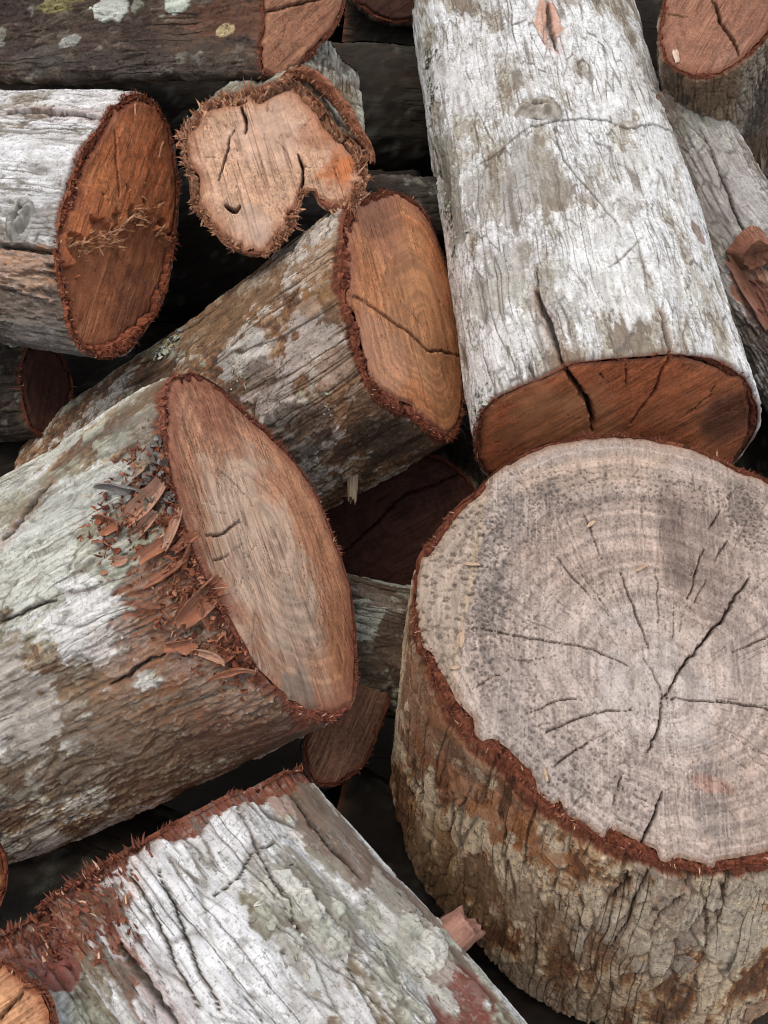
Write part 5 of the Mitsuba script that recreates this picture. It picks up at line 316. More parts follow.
def bark_look(s, a, t, p):
    """height in metres and colour of the bark at s along and a around the stem, t from the cut."""
    sd = p["seed"] * 5
    s = s.astype(np.float32); a = a.astype(np.float32)
    w1 = fb(s * 7, a * 9, sd + 1) - 0.5
    w2 = fb(s * 40, a * 60, sd + 2) - 0.5
    wa = a + 0.022 * w1 + 0.0035 * w2
    ws = s + 0.03 * (fb(s * 6, a * 14, sd + 3) - 0.5) + 0.006 * (fb(s * 50, a * 90, sd + 4) - 0.5)
    pa, ps = p["plate"]
    f1, f2, rid = voro(ws / ps, wa / pa, p["seed"] * 11 + 1)
    e = f2 - f1
    mod = fb(s * 9, a * 25, sd + 5)
    fiss = (1 - ss(0.0, p["fwid"], e)) * ss(0.25, 0.6, mod)
    g1, g2, gid = voro(ws / (ps * 0.36), wa / (pa * 0.55), p["seed"] * 11 + 2)
    fine = (1 - ss(0, 0.16, g2 - g1)) * ss(0.35, 0.65, fb(s * 12, a * 30, sd + 6)) * p["fine"]
    fib = fb(s * 45, wa * 420, sd + 7, 2)
    ra, rs = p["ridge"]
    rg1 = np.abs(2 * vn(ws / rs, wa / ra, sd + 30) - 1); rg2 = np.abs(2 * vn(ws / (rs * 0.5) + 9, wa / (ra * 0.55), sd + 31) - 1)
    line = np.maximum((1 - ss(0.0, 0.20, rg1)) * ss(0.30, 0.60, fb(s * 16, a * 30, sd + 32)), 0.7 * (1 - ss(0.0, 0.26, rg2)) * ss(0.40, 0.65, fb(s * 20, a * 40, sd + 33)))
    line = line * p["ridged"]
    speck = fb(s * 330, a * 420, sd + 8, 2)
    mid = fb(s * 70, a * 90, sd + 9)
    big = fb(s * 4.5, a * 8, sd + 10)
    q = 0.5 + 1.25 * (fb(s * 13, wa * 26, sd + 11, 5, p["frag"]) - 0.5) + p["blocky"] * (0.16 * (rid - 0.5) + 0.20 * (gid - 0.5)) + 0.16 * (fib - 0.5) + 0.5 * (big - 0.5) + 0.07 * (speck - 0.5)
    t1, t2, t3 = p["t"]
    c0, c1, c2, c3 = [np.array(c, np.float32) for c in p["cols"]]
    col = np.tile(c3, (len(s), 1))
    m3 = ss(t3 - 0.007, t3 + 0.007, q); m2 = ss(t2 - 0.007, t2 + 0.007, q); m1 = ss(t1 - 0.007, t1 + 0.007, q)
    lip_shade = sum(np.exp(-((q - tt_ + 0.008) / 0.011) ** 2) for tt_ in p["t"]) * ss(0.35, 0.6, mid)
    col = lerp(col, c2, m3); col = lerp(col, c1, m2); col = lerp(col, c0, m1)
    h = p["flake"] * (m1 + m2 + m3 * 0.8)
    # wandering tone within the layers
    col = col * (0.86 + 0.28 * mid + 0.35 * (fib - 0.5) + 0.70 * (speck - 0.5))[:, None]
    col = lerp(col, np.array(DARK) * 2.2, np.clip(lip_shade * p["lip_shade"], 0, 1))  # dark line along patch edges: the shadow of the flakes put into colour
    # damp brown and olive stains
    st = ss(0.55, 0.75, fb(s * 8 + 5, a * 10, sd + 12)) * p["stain"]
    col = lerp(col, np.array(BROWN) * 1.5, st * 0.6)
    ol = ss(0.52, 0.72, fb(s * 9, a * 9 + 7, sd + 13)) * p["lichen"]
    col = lerp(col, OLIVE, ol * (0.5 + 0.5 * ss(0.4, 0.6, mid)))
    # raised pale lichen crusts
    li = ss(0.60, 0.66, fb(s * 55, a * 55, sd + 14) * 0.55 + 0.45 * fb(s * 12, a * 12, sd + 15)) * min(1.0, p["lichen"] * 2.5)
    col = lerp(col, (0.42, 0.44, 0.36), li * 0.75); h = h + li * (0.0006 + 0.0016 * fb(s * 300, a * 300, sd + 16, 2))
    # soil-dark spots
    dk = ss(0.66, 0.74, fb(s * 120, a * 160, sd + 17, 3)) * p["dirt"]
    col = lerp(col, DARK, dk * 0.8)
    h = h - line * 0.0018 + 0.0010 * (ss(0, 0.8, rg1) - 0.5) * p["ridged"] - fiss * p["fiss"] - fine * p["fiss"] * 0.38 + p["lumpy"] * ((fib - 0.5) * 0.0011 + (mid - 0.5) * 0.0014) + (speck - 0.5) * 0.0007 + p["lump"] * (fb(s * 6, a * 6, sd + 18) - 0.5) * 2
    col = lerp(col, np.array(DARK) * 1.2, np.clip(fiss * 0.85, 0, 1)); col = lerp(col, np.array(DARK) * 1.8, np.clip(fine * 0.55, 0, 1))
    col = lerp(col, np.array(DARK) * p["linecol"], np.clip(line * 0.62, 0, 1))
    col = col * p["tone"]
    for (bs, ba, rs, ra, bc, strength, rough, bh) in p["blobs"]:
        near = (np.abs(s - bs) < rs * 2.2) & (np.abs(a - ba) < ra * 2.2)
        if not near.any():
            continue
        S, A = s[near], a[near]
        dd = np.hypot((S - bs) / rs, (A - ba) / ra) + rough * (fb(S * 25, A * 45, sd + 19, 5) - 0.5) * 2 + rough * 0.5 * (gid[near] - 0.5)
        m = (1 - ss(0.90, 0.98, dd)) * strength
        det = (0.70 + 0.6 * mid[near] + 0.5 * (fib[near] - 0.5))[:, None]
        keep = (1 - 0.7 * fiss[near])[:, None]
        col[near] = col[near] * (1 - m[:, None] * keep) + np.array(bc, np.float32) * det * m[:, None] * keep
        h[near] += m * (bh + abs(bh) * 0.9 * (fb(S * 60, A * 260, sd + 20, 2) - 0.5))
    for (pts, wid, dep, bc) in p["cracks"]:
        pts = wiggle(pts, len(pts) * 7 + p["seed"], 0.003)
        lo, hi = pts.min(0) - 0.03, pts.max(0) + 0.03
        near = (s > lo[0]) & (s < hi[0]) & (a > lo[1]) & (a < hi[1])
        if not near.any():
            continue
        d, al = poly_dist(s[near], a[near], pts)
        ww = wid * (0.35 + 0.65 * np.sin(np.pi * np.clip(al * 0.9 + 0.08, 0, 1))) * (0.7 + 0.6 * fb(s[near] * 120, a[near] * 120, sd + 21))
        m = 1 - ss(0.55, 1.15, d / ww)
        h[near] -= m * dep
        halo = (1 - ss(0.5, 1, d / (wid * 3.2))) * 0.55
        col[near] = lerp(col[near], bc, halo * fb(s[near] * 60, a[near] * 200, sd + 22)); col[near] = lerp(col[near], (0.02, 0.013, 0.01), m * 0.9)
    # bark broken away beside the cut: red fibrous inner bark
    e0, e1 = p["edge"]
    ew = e0 + e1 * np.clip(fb(a * 30, s * 0 + 3, sd + 23, 4) * 2 - 0.5, 0, 2) + 0.004 * (fb(s * 160, a * 330, sd + 24, 2) - 0.5) * (e0 + e1 > 0.004)
    m = 1 - ss(-0.0012, 0.0012, t - ew)
    rc = lerp(np.tile(np.array(RED, np.float32), (len(s), 1)), RUST, fb(s * 40, a * 500, sd + 25, 2)) * (0.55 + 0.9 * fb(s * 120, a * 400, sd + 26, 2))[:, None]
    col = col * (1 - m[:, None]) + rc * m[:, None]
    h = h - m * 0.0035 + m * 0.0030 * (fb(s * 90, a * 420, sd + 27, 2) - 0.5)
    edge_dark = np.exp(-np.maximum(t - ew, 0) / 0.012) * (1 - m) * 0.45
    col = lerp(col, np.array(BROWN) * 1.2, edge_dark * ss(0.3, 0.7, fb(s * 60, a * 90, sd + 28)))
    return h, col, wa


FACE = dict(kind="red", pith=(0, 0), cols=((0.36, 0.155, 0.075), (0.25, 0.09, 0.045), (0.46, 0.25, 0.14)), ring=0.006, ringamp=0.35, saw=0.6, sawang=0.6, sawgap=0.006,
            grey=0.0, checks=40, checkw=0.00045, cracks=(), rough=0.0012, seed=1, blobs=(), edgecol=(0.17, 0.06, 0.035), edgew=0.10, tone=1.0, pits=(), sawdepth=0.0006, raylines=0.35, crackw=0.85, surface="wood_surface")


def face_look(u, v, p, rel, phi):
    """height and colour of the cut wood at (u, v) in the plane of the cut; rel = 0 at the pith, 1 at the bark."""
    sd = p["seed"] * 3 + 100
    u = u.astype(np.float32); v = v.astype(np.float32)
    du, dv = u - p["pith"][0], v - p["pith"][1]
    r = np.hypot(du, dv)
    c0, c1, c2 = [np.array(c, np.float32) for c in p["cols"]]
    n1 = fb(u * 14, v * 14, sd + 1); n2 = fb(u * 60, v * 60, sd + 2); n3 = fb(u * 520, v * 520, sd + 3, 2)
    R0 = np.median(r[rel > 0.9]) if (rel > 0.9).any() else r.max()
    rr = rel * R0 + 0.006 * (n1 - 0.5) + 0.0025 * (n2 - 0.5)
    ring = 0.6 * vn(rr / p["ring"], np.cos(phi) * 0.8, sd + 4) + 0.4 * vn(rr / (p["ring"] * 0.45), np.sin(phi) * 0.8, sd + 5)
    ringf = 1 + p["ringamp"] * 0.62 * (0.5 - ss(0.3, 0.7, ring))
    ray = fb(phi * 60, r * 14, sd + 6, 2)
    ca, sa = math.cos(p["sawang"]), math.sin(p["sawang"])
    x = u * ca + v * sa; y = -u * sa + v * ca
    x = x.astype(np.float32)
    yy = y + 0.05 * x * x + 0.004 * (fb(x * 8, y * 20, sd + 7) - 0.5)
    saw = 0.6 * vn(x * 6, yy / p["sawgap"], sd + 8) + 0.4 * vn(x * 14, yy / (p["sawgap"] * 0.35), sd + 9)
    grain = fb(x * 40, yy * 900, sd + 10, 2)
    col = np.tile(c0, (len(u), 1))
    col = lerp(col, c1, np.clip(ss(0.35, 0.75, ring) * p["ringamp"] * 0.8, 0, 1))
    col = lerp(col, c2, ss(0.5, 0.85, fb(u * 9 + 3, v * 9, sd + 11)) * 0.5) * ringf[:, None]
    col = col * (1 + 0.45 * (n2 - 0.5) + 0.75 * (n3 - 0.5) + p["saw"] * 0.55 * (saw - 0.5) + p["saw"] * 0.5 * (grain - 0.5) + 0.22 * (ray - 0.5))[:, None]
    if p["grey"] > 0:
        g = p["grey"] * ss(0.2, 0.6, fb(u * 7, v * 7, sd + 12) + 0.3 * (saw - 0.5))
        gc = np.array((0.40, 0.355, 0.335), np.float32)[None] * (0.72 + 0.5 * n2 + 0.60 * (n3 - 0.5) + 0.25 * (saw - 0.5))[:, None] * ringf[:, None]
        col = col * (1 - g[:, None]) + gc * g[:, None]
    scr = (1 - ss(0, 0.06, np.abs(vn(phi * 45, rel * 3 + 2, sd + 20) - 0.5))) * ss(0.45, 0.65, vn(phi * 12, rel * 7, sd + 21)) * ss(0.08, 0.3, rel)
    col = lerp(col, np.array(c1) * 0.45, np.clip(scr * p["raylines"], 0, 1))
    h = p["rough"] * (n2 - 0.5) * 1.2 + 0.0005 * (n3 - 0.5) - p["sawdepth"] * (saw - 0.5) * 2 - 0.0005 * (ring - 0.5) + 0.004 * (n1 - 0.5)
    # darker band of wet wood under the bark
    ew = ss(1 - p["edgew"] * (0.5 + 1.0 * fb(np.cos(phi) * 4, np.sin(phi) * 4, sd + 13)), 1.0, rel)
    col = lerp(col, p["edgecol"], ew * 0.8)
    for (bu, bv, ru, rv, ang, bc, strength, rough, bh, *hard) in p["blobs"]:
        c, s_ = math.cos(ang), math.sin(ang)
        X = ((u - bu) * c + (v - bv) * s_) / ru; Y = (-(u - bu) * s_ + (v - bv) * c) / rv
        dd = np.hypot(X, Y) + rough * (fb(u * 40, v * 40, sd + 14, 4) - 0.5) * 2
        m = (1 - ss(*((0.97, 1.0) if hard else (0.55, 1.1)), dd)) * strength
        col = col * (1 - m[:, None]) + np.array(bc, np.float32) * ((0.7 + 0.6 * n2 + 0.4 * (saw - 0.5)) * ringf)[:, None] * m[:, None]
        h = h + m * bh
    for (bu, bv, ru, rv, ang, size, density, bc) in p["pits"]:
        c, s_ = math.cos(ang), math.sin(ang)
        X = ((u - bu) * c + (v - bv) * s_) / ru; Y = (-(u - bu) * s_ + (v - bv) * c) / rv
        near = np.hypot(X, Y) < 1.6
        if not near.any():
            continue
        wu = 0.5 * size * (fb(u[near] * 260, v[near] * 260, sd + 17) - 0.5); wv = 0.5 * size * (fb(u[near] * 260 + 9, v[near] * 260, sd + 18) - 0.5)
        f1, f2, rid = voro((u[near] + wu) / size, (v[near] + wv) / (size * 0.7), p["seed"] + 31)
        mk = (1 - ss(0.75, 1.2, np.hypot(X, Y)[near] + 0.8 * (fb(u[near] * 40, v[near] * 40, sd + 15) - 0.5)))
        m = (1 - ss(0.17 + 0.2 * rid, 0.27 + 0.3 * rid, f1 + 0.35 * (n3[near] - 0.5))) * (rid < density) * mk * (0.6 + 0.4 * ss(0, density, density - rid))
        col[near] = lerp(col[near], bc, m * 0.85); h[near] -= m * 0.0016
    rng = np.random.default_rng(p["seed"] + 77)
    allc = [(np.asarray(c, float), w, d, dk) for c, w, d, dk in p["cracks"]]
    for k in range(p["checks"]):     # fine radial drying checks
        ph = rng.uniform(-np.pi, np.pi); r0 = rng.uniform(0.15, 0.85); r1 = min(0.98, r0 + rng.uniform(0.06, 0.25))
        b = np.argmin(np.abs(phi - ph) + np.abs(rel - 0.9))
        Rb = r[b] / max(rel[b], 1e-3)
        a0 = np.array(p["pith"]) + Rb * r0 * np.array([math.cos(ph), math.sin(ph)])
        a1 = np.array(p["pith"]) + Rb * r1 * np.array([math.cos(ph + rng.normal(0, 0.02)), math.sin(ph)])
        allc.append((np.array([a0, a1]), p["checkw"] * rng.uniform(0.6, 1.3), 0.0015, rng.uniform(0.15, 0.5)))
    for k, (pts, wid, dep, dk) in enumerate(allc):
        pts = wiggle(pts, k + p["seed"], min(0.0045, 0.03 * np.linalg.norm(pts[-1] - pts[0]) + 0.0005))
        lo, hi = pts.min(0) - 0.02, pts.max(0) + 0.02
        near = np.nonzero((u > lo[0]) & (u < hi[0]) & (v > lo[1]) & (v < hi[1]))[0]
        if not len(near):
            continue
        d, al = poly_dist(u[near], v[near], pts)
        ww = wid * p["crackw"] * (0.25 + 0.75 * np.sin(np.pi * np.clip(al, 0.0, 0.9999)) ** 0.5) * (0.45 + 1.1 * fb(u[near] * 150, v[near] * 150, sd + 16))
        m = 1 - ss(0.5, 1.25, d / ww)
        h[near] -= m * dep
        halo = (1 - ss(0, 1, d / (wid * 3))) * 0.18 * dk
        col[near] = lerp(col[near], (0.10, 0.045, 0.03), halo); col[near] = lerp(col[near], (0.022, 0.008, 0.006), np.clip(m * (0.3 + dk), 0, 1))  # dark brown in the crack colour for the shade and dirt inside it
    return h, col * p["tone"], np.stack([x, yy], -1)


def fibres(key, base, axis1, axis2, count, rng, length=(0.004, 0.012), radius=0.0006, cols=(RED, RUST), spread=0.7, label=None):
    """many torn fibres as thin bent spikes: ONE part. base (m,3) with two direction fields."""
    i = rng.integers(0, len(base), count)
    L = rng.uniform(*length, count) * np.where(rng.random(count) < 0.08, 1.7, 1.0)
    b3 = base[i] * 70
    w = (fb(b3[:, 0] + b3[:, 2], b3[:, 1] - b3[:, 2], 3) * 2.2 - 0.6 + rng.normal(0, 0.25, count)).clip(-0.6, 1)[:, None]
    lean = np.stack([fb(b3[:, 0], b3[:, 1] + b3[:, 2], q) - 0.5 for q in (1, 2, 5)], -1) * 1.6
    L0 = 0.4 + 1.2 * fb(b3[:, 0] * 0.7, b3[:, 1] * 0.7 + b3[:, 2], 6)
    dirv = axis1[i] * (1 - np.abs(w)) + axis2[i] * w + lean + rng.normal(0, spread, (count, 3)) * 0.35
    dirv /= np.linalg.norm(dirv, axis=1, keepdims=True)
    side = np.cross(dirv, rng.normal(size=(count, 3))); side /= np.linalg.norm(side, axis=1, keepdims=True)
    oth = np.cross(dirv, side)
    L = L * L0
    p0 = base[i] + rng.normal(0, 0.0012, (count, 3)) - dirv * 0.002
    rad = radius * rng.uniform(0.5, 1.5, (count, 1))
    bend = side * (L[:, None] * rng.normal(0, 0.25, (count, 1)))
    ang = np.array([0, 2.09, 4.19])
    flat = rng.uniform(0.35, 1.0, (count, 1))
    rows = []
    for k, (f, r) in enumerate(((0, 1.0), (0.55, 0.85))):
        c = p0 + dirv * (L[:, None] * f) + bend * f * f
        rows += [c + rad * r * 1.6 * (side * math.cos(q) * flat + oth * math.sin(q)) for q in ang]
    rows.append(p0 + dirv * L[:, None] + bend)
    v = np.stack(rows, 1).reshape(-1, 3)
    one = np.array([[0, 1, 4], [0, 4, 3], [1, 2, 5], [1, 5, 4], [2, 0, 3], [2, 3, 5], [3, 4, 6], [4, 5, 6], [5, 3, 6]])
    f = (one[None] + 7 * np.arange(count)[:, None, None]).reshape(-1, 3)
    mixv = rng.random((count, 1))
    c = (np.array(cols[0]) * (1 - mixv) + np.array(cols[1]) * mixv) * rng.uniform(0.6, 1.35, (count, 1))
    pale = (rng.random((count, 1)) < 0.04)
    c = np.where(pale, np.array([[0.50, 0.33, 0.22]]), c)
    put(key, v, f, np.repeat(c, 7, 0), np.zeros((len(v), 2)), "fibre_surface", smooth=False)
    labels[key] = {"kind": "stuff"}


def stem_log(key, label, name, bark=None, face=None, rim=0.010, rimcols=(RED, RUST), visible=0.5, length=None, spacing=0.0013, fibre=900, flen=(0.002, 0.008),
             category="log", group=None, has_face=True, cap=True, rimrough=0.0045, frad=0.00045, fringe_cut=0.47):
    """a cut log with its parts: bark, inner_bark (the red ring at the cut), cut_face, bark_fibre."""
    D = DATA[name]
    st = Stem(D["O"], D["n"], D["d"], D["contour"], D.get("taper", 0.0), D.get("bend", (0, 0, 0)), D.get("rounder", 0.0))
    sp = spacing * RES
    b = {**BARK, **(bark or {})}
    b["blobs"] = list(D.get("blobs", ())) + list(b["blobs"]); b["cracks"] = list(D.get("bcracks", ())) + list(b["cracks"])
    fcp = {**FACE, **(face or {})}
    fcp["cracks"] = list(D.get("fcracks", ())) + list(fcp["cracks"]); fcp["pith"] = D.get("pith", (0, 0)); fcp["blobs"] = list(D.get("fblobs", ())) + list(fcp["blobs"])
    fcp["pits"] = list(D.get("fpits", ())) + list(fcp["pits"])
    length = length or D["L"]
    labels[key] = {"label": label, "category": category}
    if group:
        labels[key]["group"] = group
    rng = np.random.default_rng(b["seed"] * 13 + 5)
    # bark
    u = st.columns(sp)
    visible = min(visible, length)
    t = np.concatenate([np.linspace(0, visible, max(8, int(visible / (sp * 1.1)))), np.linspace(visible, length, 12)[1:] if length > visible + 0.01 else []])
    X, N, s, a, tt = st.at(u, t)
    h, col, wa = bark_look(s, a, tt, b)
    h = h * ss(-0.002, 0.004, tt) - 0.0015 * (1 - ss(0, 0.003, tt))
    V = X + N * h[:, None]
    F = orient(V, quads(len(t), len(u)), N)
    if cap:
        k = len(V); m = len(u); last = np.arange((len(t) - 1) * m, len(t) * m)
        V = np.vstack([V, V[last].mean(0)]); col = np.vstack([col, [BROWN]]); s = np.append(s, 0); wa = np.append(wa, 0)
        fan = np.stack([last[:-1], last[1:], np.full(m - 1, k)], -1)
        F = np.vstack([F, orient(V, fan, np.tile(st.d, (len(V), 1)))])
    put(f"{key}__bark", V, F, col, np.stack([s + b["seed"], wa], -1), b["surface"])
    if not has_face:
        return st
    # the ring of torn inner bark
    n_ring = max(60, int(st.per / (sp * 1.15)))
    ur = np.linspace(0, st.per, n_ring)
    c2 = st.spl(ur); tg = st.spl(ur, 1); tg /= np.linalg.norm(tg, axis=1, keepdims=True)
    inw = np.stack([-tg[:, 1], tg[:, 0]], -1)
    k = ur / st.per * 2 * np.pi
    th = rim * (0.25 + 1.5 * fb(np.cos(k) * 2.5 + 9, np.sin(k) * 2.5, b["seed"]) + 0.25 * (fb(np.cos(k) * 14, np.sin(k) * 14, b["seed"] + 2) - 0.5))
    if D.get("rim"):
        w0, v0 = np.array(D["rim"]).T; o = np.argsort(w0)
        th = np.interp(ur / st.per, w0[o], v0[o], period=1.0) * (th / th.mean()) ** 0.7
    bare = ss(0.30, 0.42, fb(np.cos(k) * 7 + 40, np.sin(k) * 7 + 40, b["seed"] + 4))   # stretches where the bark has come away clean
    th = th * (0.35 + 0.65 * bare)
    th[-1] = th[0]
    inner = c2 + inw * th[:, None]
    rough_j = np.clip(th / 0.010, 0.25, 1.4)
    nr = max(6, int(max(rim, th.max()) * 1.1 / sp))
    w = np.linspace(-0.25, 1.0, nr)
    W, J = np.meshgrid(w, np.arange(n_ring), indexing="ij")
    W = W.ravel(); J = J.ravel()
    pl = inner[J] * (1 - W[:, None]) + c2[J] * W[:, None]
    arc = ur[J]
    hz = rimrough * (fb(arc * 85, W * 2.2, 3, 4) - 0.5) * 2 + rimrough * 0.8 * (fb(arc * 420, W * 5, 4, 2) - 0.5) * 2
    hz = hz * ss(1.0, 0.8, W) * rough_j[J] - 0.0025 - 0.010 * ss(0.02, -0.2, W) - 0.002 * ss(0.75, 1.0, W)
    gap = ss(0.12, 0.0, np.abs(W - 0.05)) * ss(0.45, 0.6, fb(arc * 12, W * 0, 5))
    hz -= 0.006 * gap
    cleft = (1 - ss(0.0, 0.035, np.abs(vn(arc * 34 + W * 0.5, W * 0.8, 8) - 0.5))) * ss(0.45, 0.6, vn(arc * 21, W * 0, 9))
    hz -= 0.004 * cleft * ss(0, 0.2, W)
    Vr = st.O + st.plane(pl) + np.outer(hz, st.n)
    cr = lerp(np.tile(np.array(rimcols[0], np.float32), (len(W), 1)), rimcols[1], fb(arc * 260, W * 4, 6, 2))
    cr = cr * (0.30 + 1.4 * fb(arc * 160, W * 7, 7, 3))[:, None]
    cr = lerp(cr, (0.02, 0.010, 0.008), np.clip(gap * 0.7 + cleft * 0.8, 0, 1))
    Fr = orient(Vr, quads(nr, n_ring), np.tile(st.n, (len(Vr), 1)))
    put(f"{key}__inner_bark", Vr, Fr, cr, np.stack([W * rim, arc], -1), "torn_surface")
    # the cut wood
    lo, hi = inner.min(0), inner.max(0)
    fs = sp * D.get("fine", 0.95)
    sx = fs / max(0.35, D.get("sq", (1, 1))[0]); sy = fs / max(0.35, D.get("sq", (1, 1))[1])
    gx, gy = np.meshgrid(np.arange(lo[0], hi[0], sx), np.arange(lo[1], hi[1], sy), indexing="ij")
    gx = gx + (np.arange(gx.shape[1]) % 2)[None, :] * sx * 0.5
    pts = np.stack([gx.ravel(), gy.ravel()], -1) + rng.normal(0, 0.12, (gx.size, 2)) * [sx, sy]
    path = shapely.Polygon(inner[:-1]).buffer(0); shapely.prepare(path)
    pts = pts[shapely.contains_xy(path, pts[:, 0], pts[:, 1])]
    bd, _ = cKDTree(inner).query(pts, workers=-1)
    pts = pts[bd > fs * 0.6]
    P = np.vstack([inner[:-1], pts])
    tri = Delaunay(P).simplices
    cc = P[tri].mean(1)
    tri = tri[shapely.contains_xy(path, cc[:, 0], cc[:, 1])]
    pith = np.array(fcp["pith"])
    dl = P - pith; phi = np.arctan2(dl[:, 1], dl[:, 0]); r = np.hypot(dl[:, 0], dl[:, 1])
    di = inner[:-1] - pith; pb = np.arctan2(di[:, 1], di[:, 0]); o = np.argsort(pb)
    Rb = np.interp(phi, pb[o], np.hypot(di[:, 0], di[:, 1])[o], period=2 * np.pi)
    rel = np.clip(r / Rb, 0, 1.05)
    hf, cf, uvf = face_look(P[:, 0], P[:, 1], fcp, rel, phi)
    edge = cKDTree(inner).query(P, workers=-1)[0]
    hf = hf - 0.003 * (1 - ss(0, 0.005, edge))
    Vf = st.O + st.plane(P) + np.outer(hf, st.n)
    Ff = orient(Vf, tri, np.tile(st.n, (len(Vf), 1)))
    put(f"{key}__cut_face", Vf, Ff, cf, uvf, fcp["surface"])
    # fibres standing out of the ring
    if fibre:
        jj = np.arange(n_ring)
        ww = rng.random((n_ring, 4))
        base2 = np.concatenate([inner * (1 - ww[:, [q]]) + c2 * ww[:, [q]] for q in range(4)])
        bb = st.O + st.plane(base2) - st.n * 0.002
        outw = np.tile(st.plane(-inw), (4, 1))
        keep = fb(np.tile(ur, 4) * 26, np.tile(ur, 4) * 0, b["seed"] + 1) > fringe_cut
        fibres(f"{key}__bark_fibre", bb[keep], outw[keep], np.tile(st.n, (keep.sum(), 1)), fibre, rng, flen, frad, (rimcols[0], rimcols[1]))
    return st


def place_on(st, s, a):
    """point, outward normal, stem direction of the place s along and a around the stem."""
    u = np.array([np.interp(a, st.aa, st.uu)])
    s0 = (st.plane(st.spl(u)) @ st.d)[0]
    X, N, *_ = st.at(u, [max(s - s0, 0.002)])
    return X[0], N[0], st.d


def flake(key, X, N, along, L, W, curl, lift, cols, seed, thick=0.0015, tilt=0.35, label=None, bsdf="bark_surface"):
    """a curled ragged chip of bark or wood, as one small mesh."""
    rng = np.random.default_rng(seed)
    N = unit(N + rng.normal(0, tilt, 3)); d = unit(along - N * (along @ N)); e = np.cross(N, d)
    k, m = 9, 7
    x, y = np.meshgrid(np.linspace(-1, 1, k), np.linspace(-1, 1, m), indexing="ij")
    x = x.ravel(); y = y.ravel()
    rag = 1 + 0.35 * (fb(x * 1.7 + seed, y * 1.7, seed) - 0.5) * 2
    taper = 1 - 0.45 * np.clip(np.abs(x) - 0.2, 0, 1) * rng.uniform(0.5, 1.6)
    px = x * L / 2 * (1 + 0.25 * (vn(y * 3 + seed, x * 0 + 1, 2) - 0.5) * 2); py = y * W / 2 * rag * taper
    z = lift + curl * (py / W * 2) ** 2 * W * 0.5 + rng.uniform(0, 0.5) * curl * L * 0.3 * (px / L * 2) ** 2 + 0.002 * (fb(x * 3 + seed, y * 3, 1) - 0.5)
    top = X + np.outer(px, d) + np.outer(py, e) + np.outer(z, N)
    bot = top - N * thick
    f = quads(k, m)
    n0 = k * m
    rim = np.concatenate([np.arange(m), np.arange(1, k) * m + m - 1, (k - 1) * m + np.arange(m - 2, -1, -1), np.arange(k - 2, 0, -1) * m])
    r2 = np.roll(rim, -1)
    F = np.vstack([f, f[:, ::-1] + n0, np.stack([rim, rim + n0, r2 + n0], -1), np.stack([rim, r2 + n0, r2], -1)])
    V = np.vstack([top, bot])
    c = lerp(np.tile(np.array(cols[0], np.float32), (n0, 1)), cols[1], fb(x * 2 + seed, y * 6, 4)) * (0.6 + 0.8 * fb(x * 4, y * 9 + seed, 5))[:, None]
    put(key, V, F, np.vstack([c, c * 0.7]), np.vstack([np.stack([x * L, y * W], -1)] * 2), bsdf, smooth=False)
    if label:
        labels[key] = {"label": label}


def key_for(parent, name):
    k, i = f"{parent}__{name}", 0
    while (k if not i else f"{k}_{i:03d}") in scene:
        i += 1
    return k if not i else f"{k}_{i:03d}"


def knot(key, X, N, d, size, cols, seed, label):
    """a raised collar of bark grown round a dead branch, hollow in the middle."""
    ax = unit(N); e1 = unit(d - ax * (d @ ax)); e2 = np.cross(ax, e1)
    pr = CubicSpline(np.linspace(0, 1, 8), np.array([(1.25, -0.20), (1.02, 0.10), (0.84, 0.34), (0.64, 0.46), (0.46, 0.42), (0.36, 0.15), (0.26, -0.25), (0.02, -0.35)]))
    t = np.linspace(0, 1, 30); ph = np.linspace(0, 2 * np.pi, 64)
    Tt, Ph = [q.ravel() for q in np.meshgrid(t, ph, indexing="ij")]
    q = pr(Tt); cx, cy = np.cos(Ph), np.sin(Ph)
    nz = fb(cx * 1.6 + seed, cy * 1.6 + q[:, 0], seed, 4) - 0.5
    r = q[:, 0] * size * (1 + 0.35 * nz); z = q[:, 1] * size * (1 + 0.5 * nz) + 0.12 * size * (fb(cx * 6, cy * 6 + Tt * 3, 3) - 0.5)
    V = X + np.outer(r * cx * 0.75, e1) + np.outer(r * cy * 1.15, e2) + np.outer(z, ax)
    c = lerp(np.tile(np.array(cols[0], np.float32), (len(Tt), 1)), cols[1], ss(0.35, 0.6, fb(Tt * 5, Ph * 2.2, seed, 3))) * (0.6 + 0.8 * fb(Tt * 9, Ph * 5, 6))[:, None]
    c = lerp(c, (0.03, 0.022, 0.018), ss(0.60, 0.80, Tt))
    F = quads(30, 64)
    put(key, V, orient(V, F, np.tile(ax, (len(V), 1))), c, np.stack([Tt * size, Ph * size], -1), "bark_surface")
    labels[key] = {"label": label}


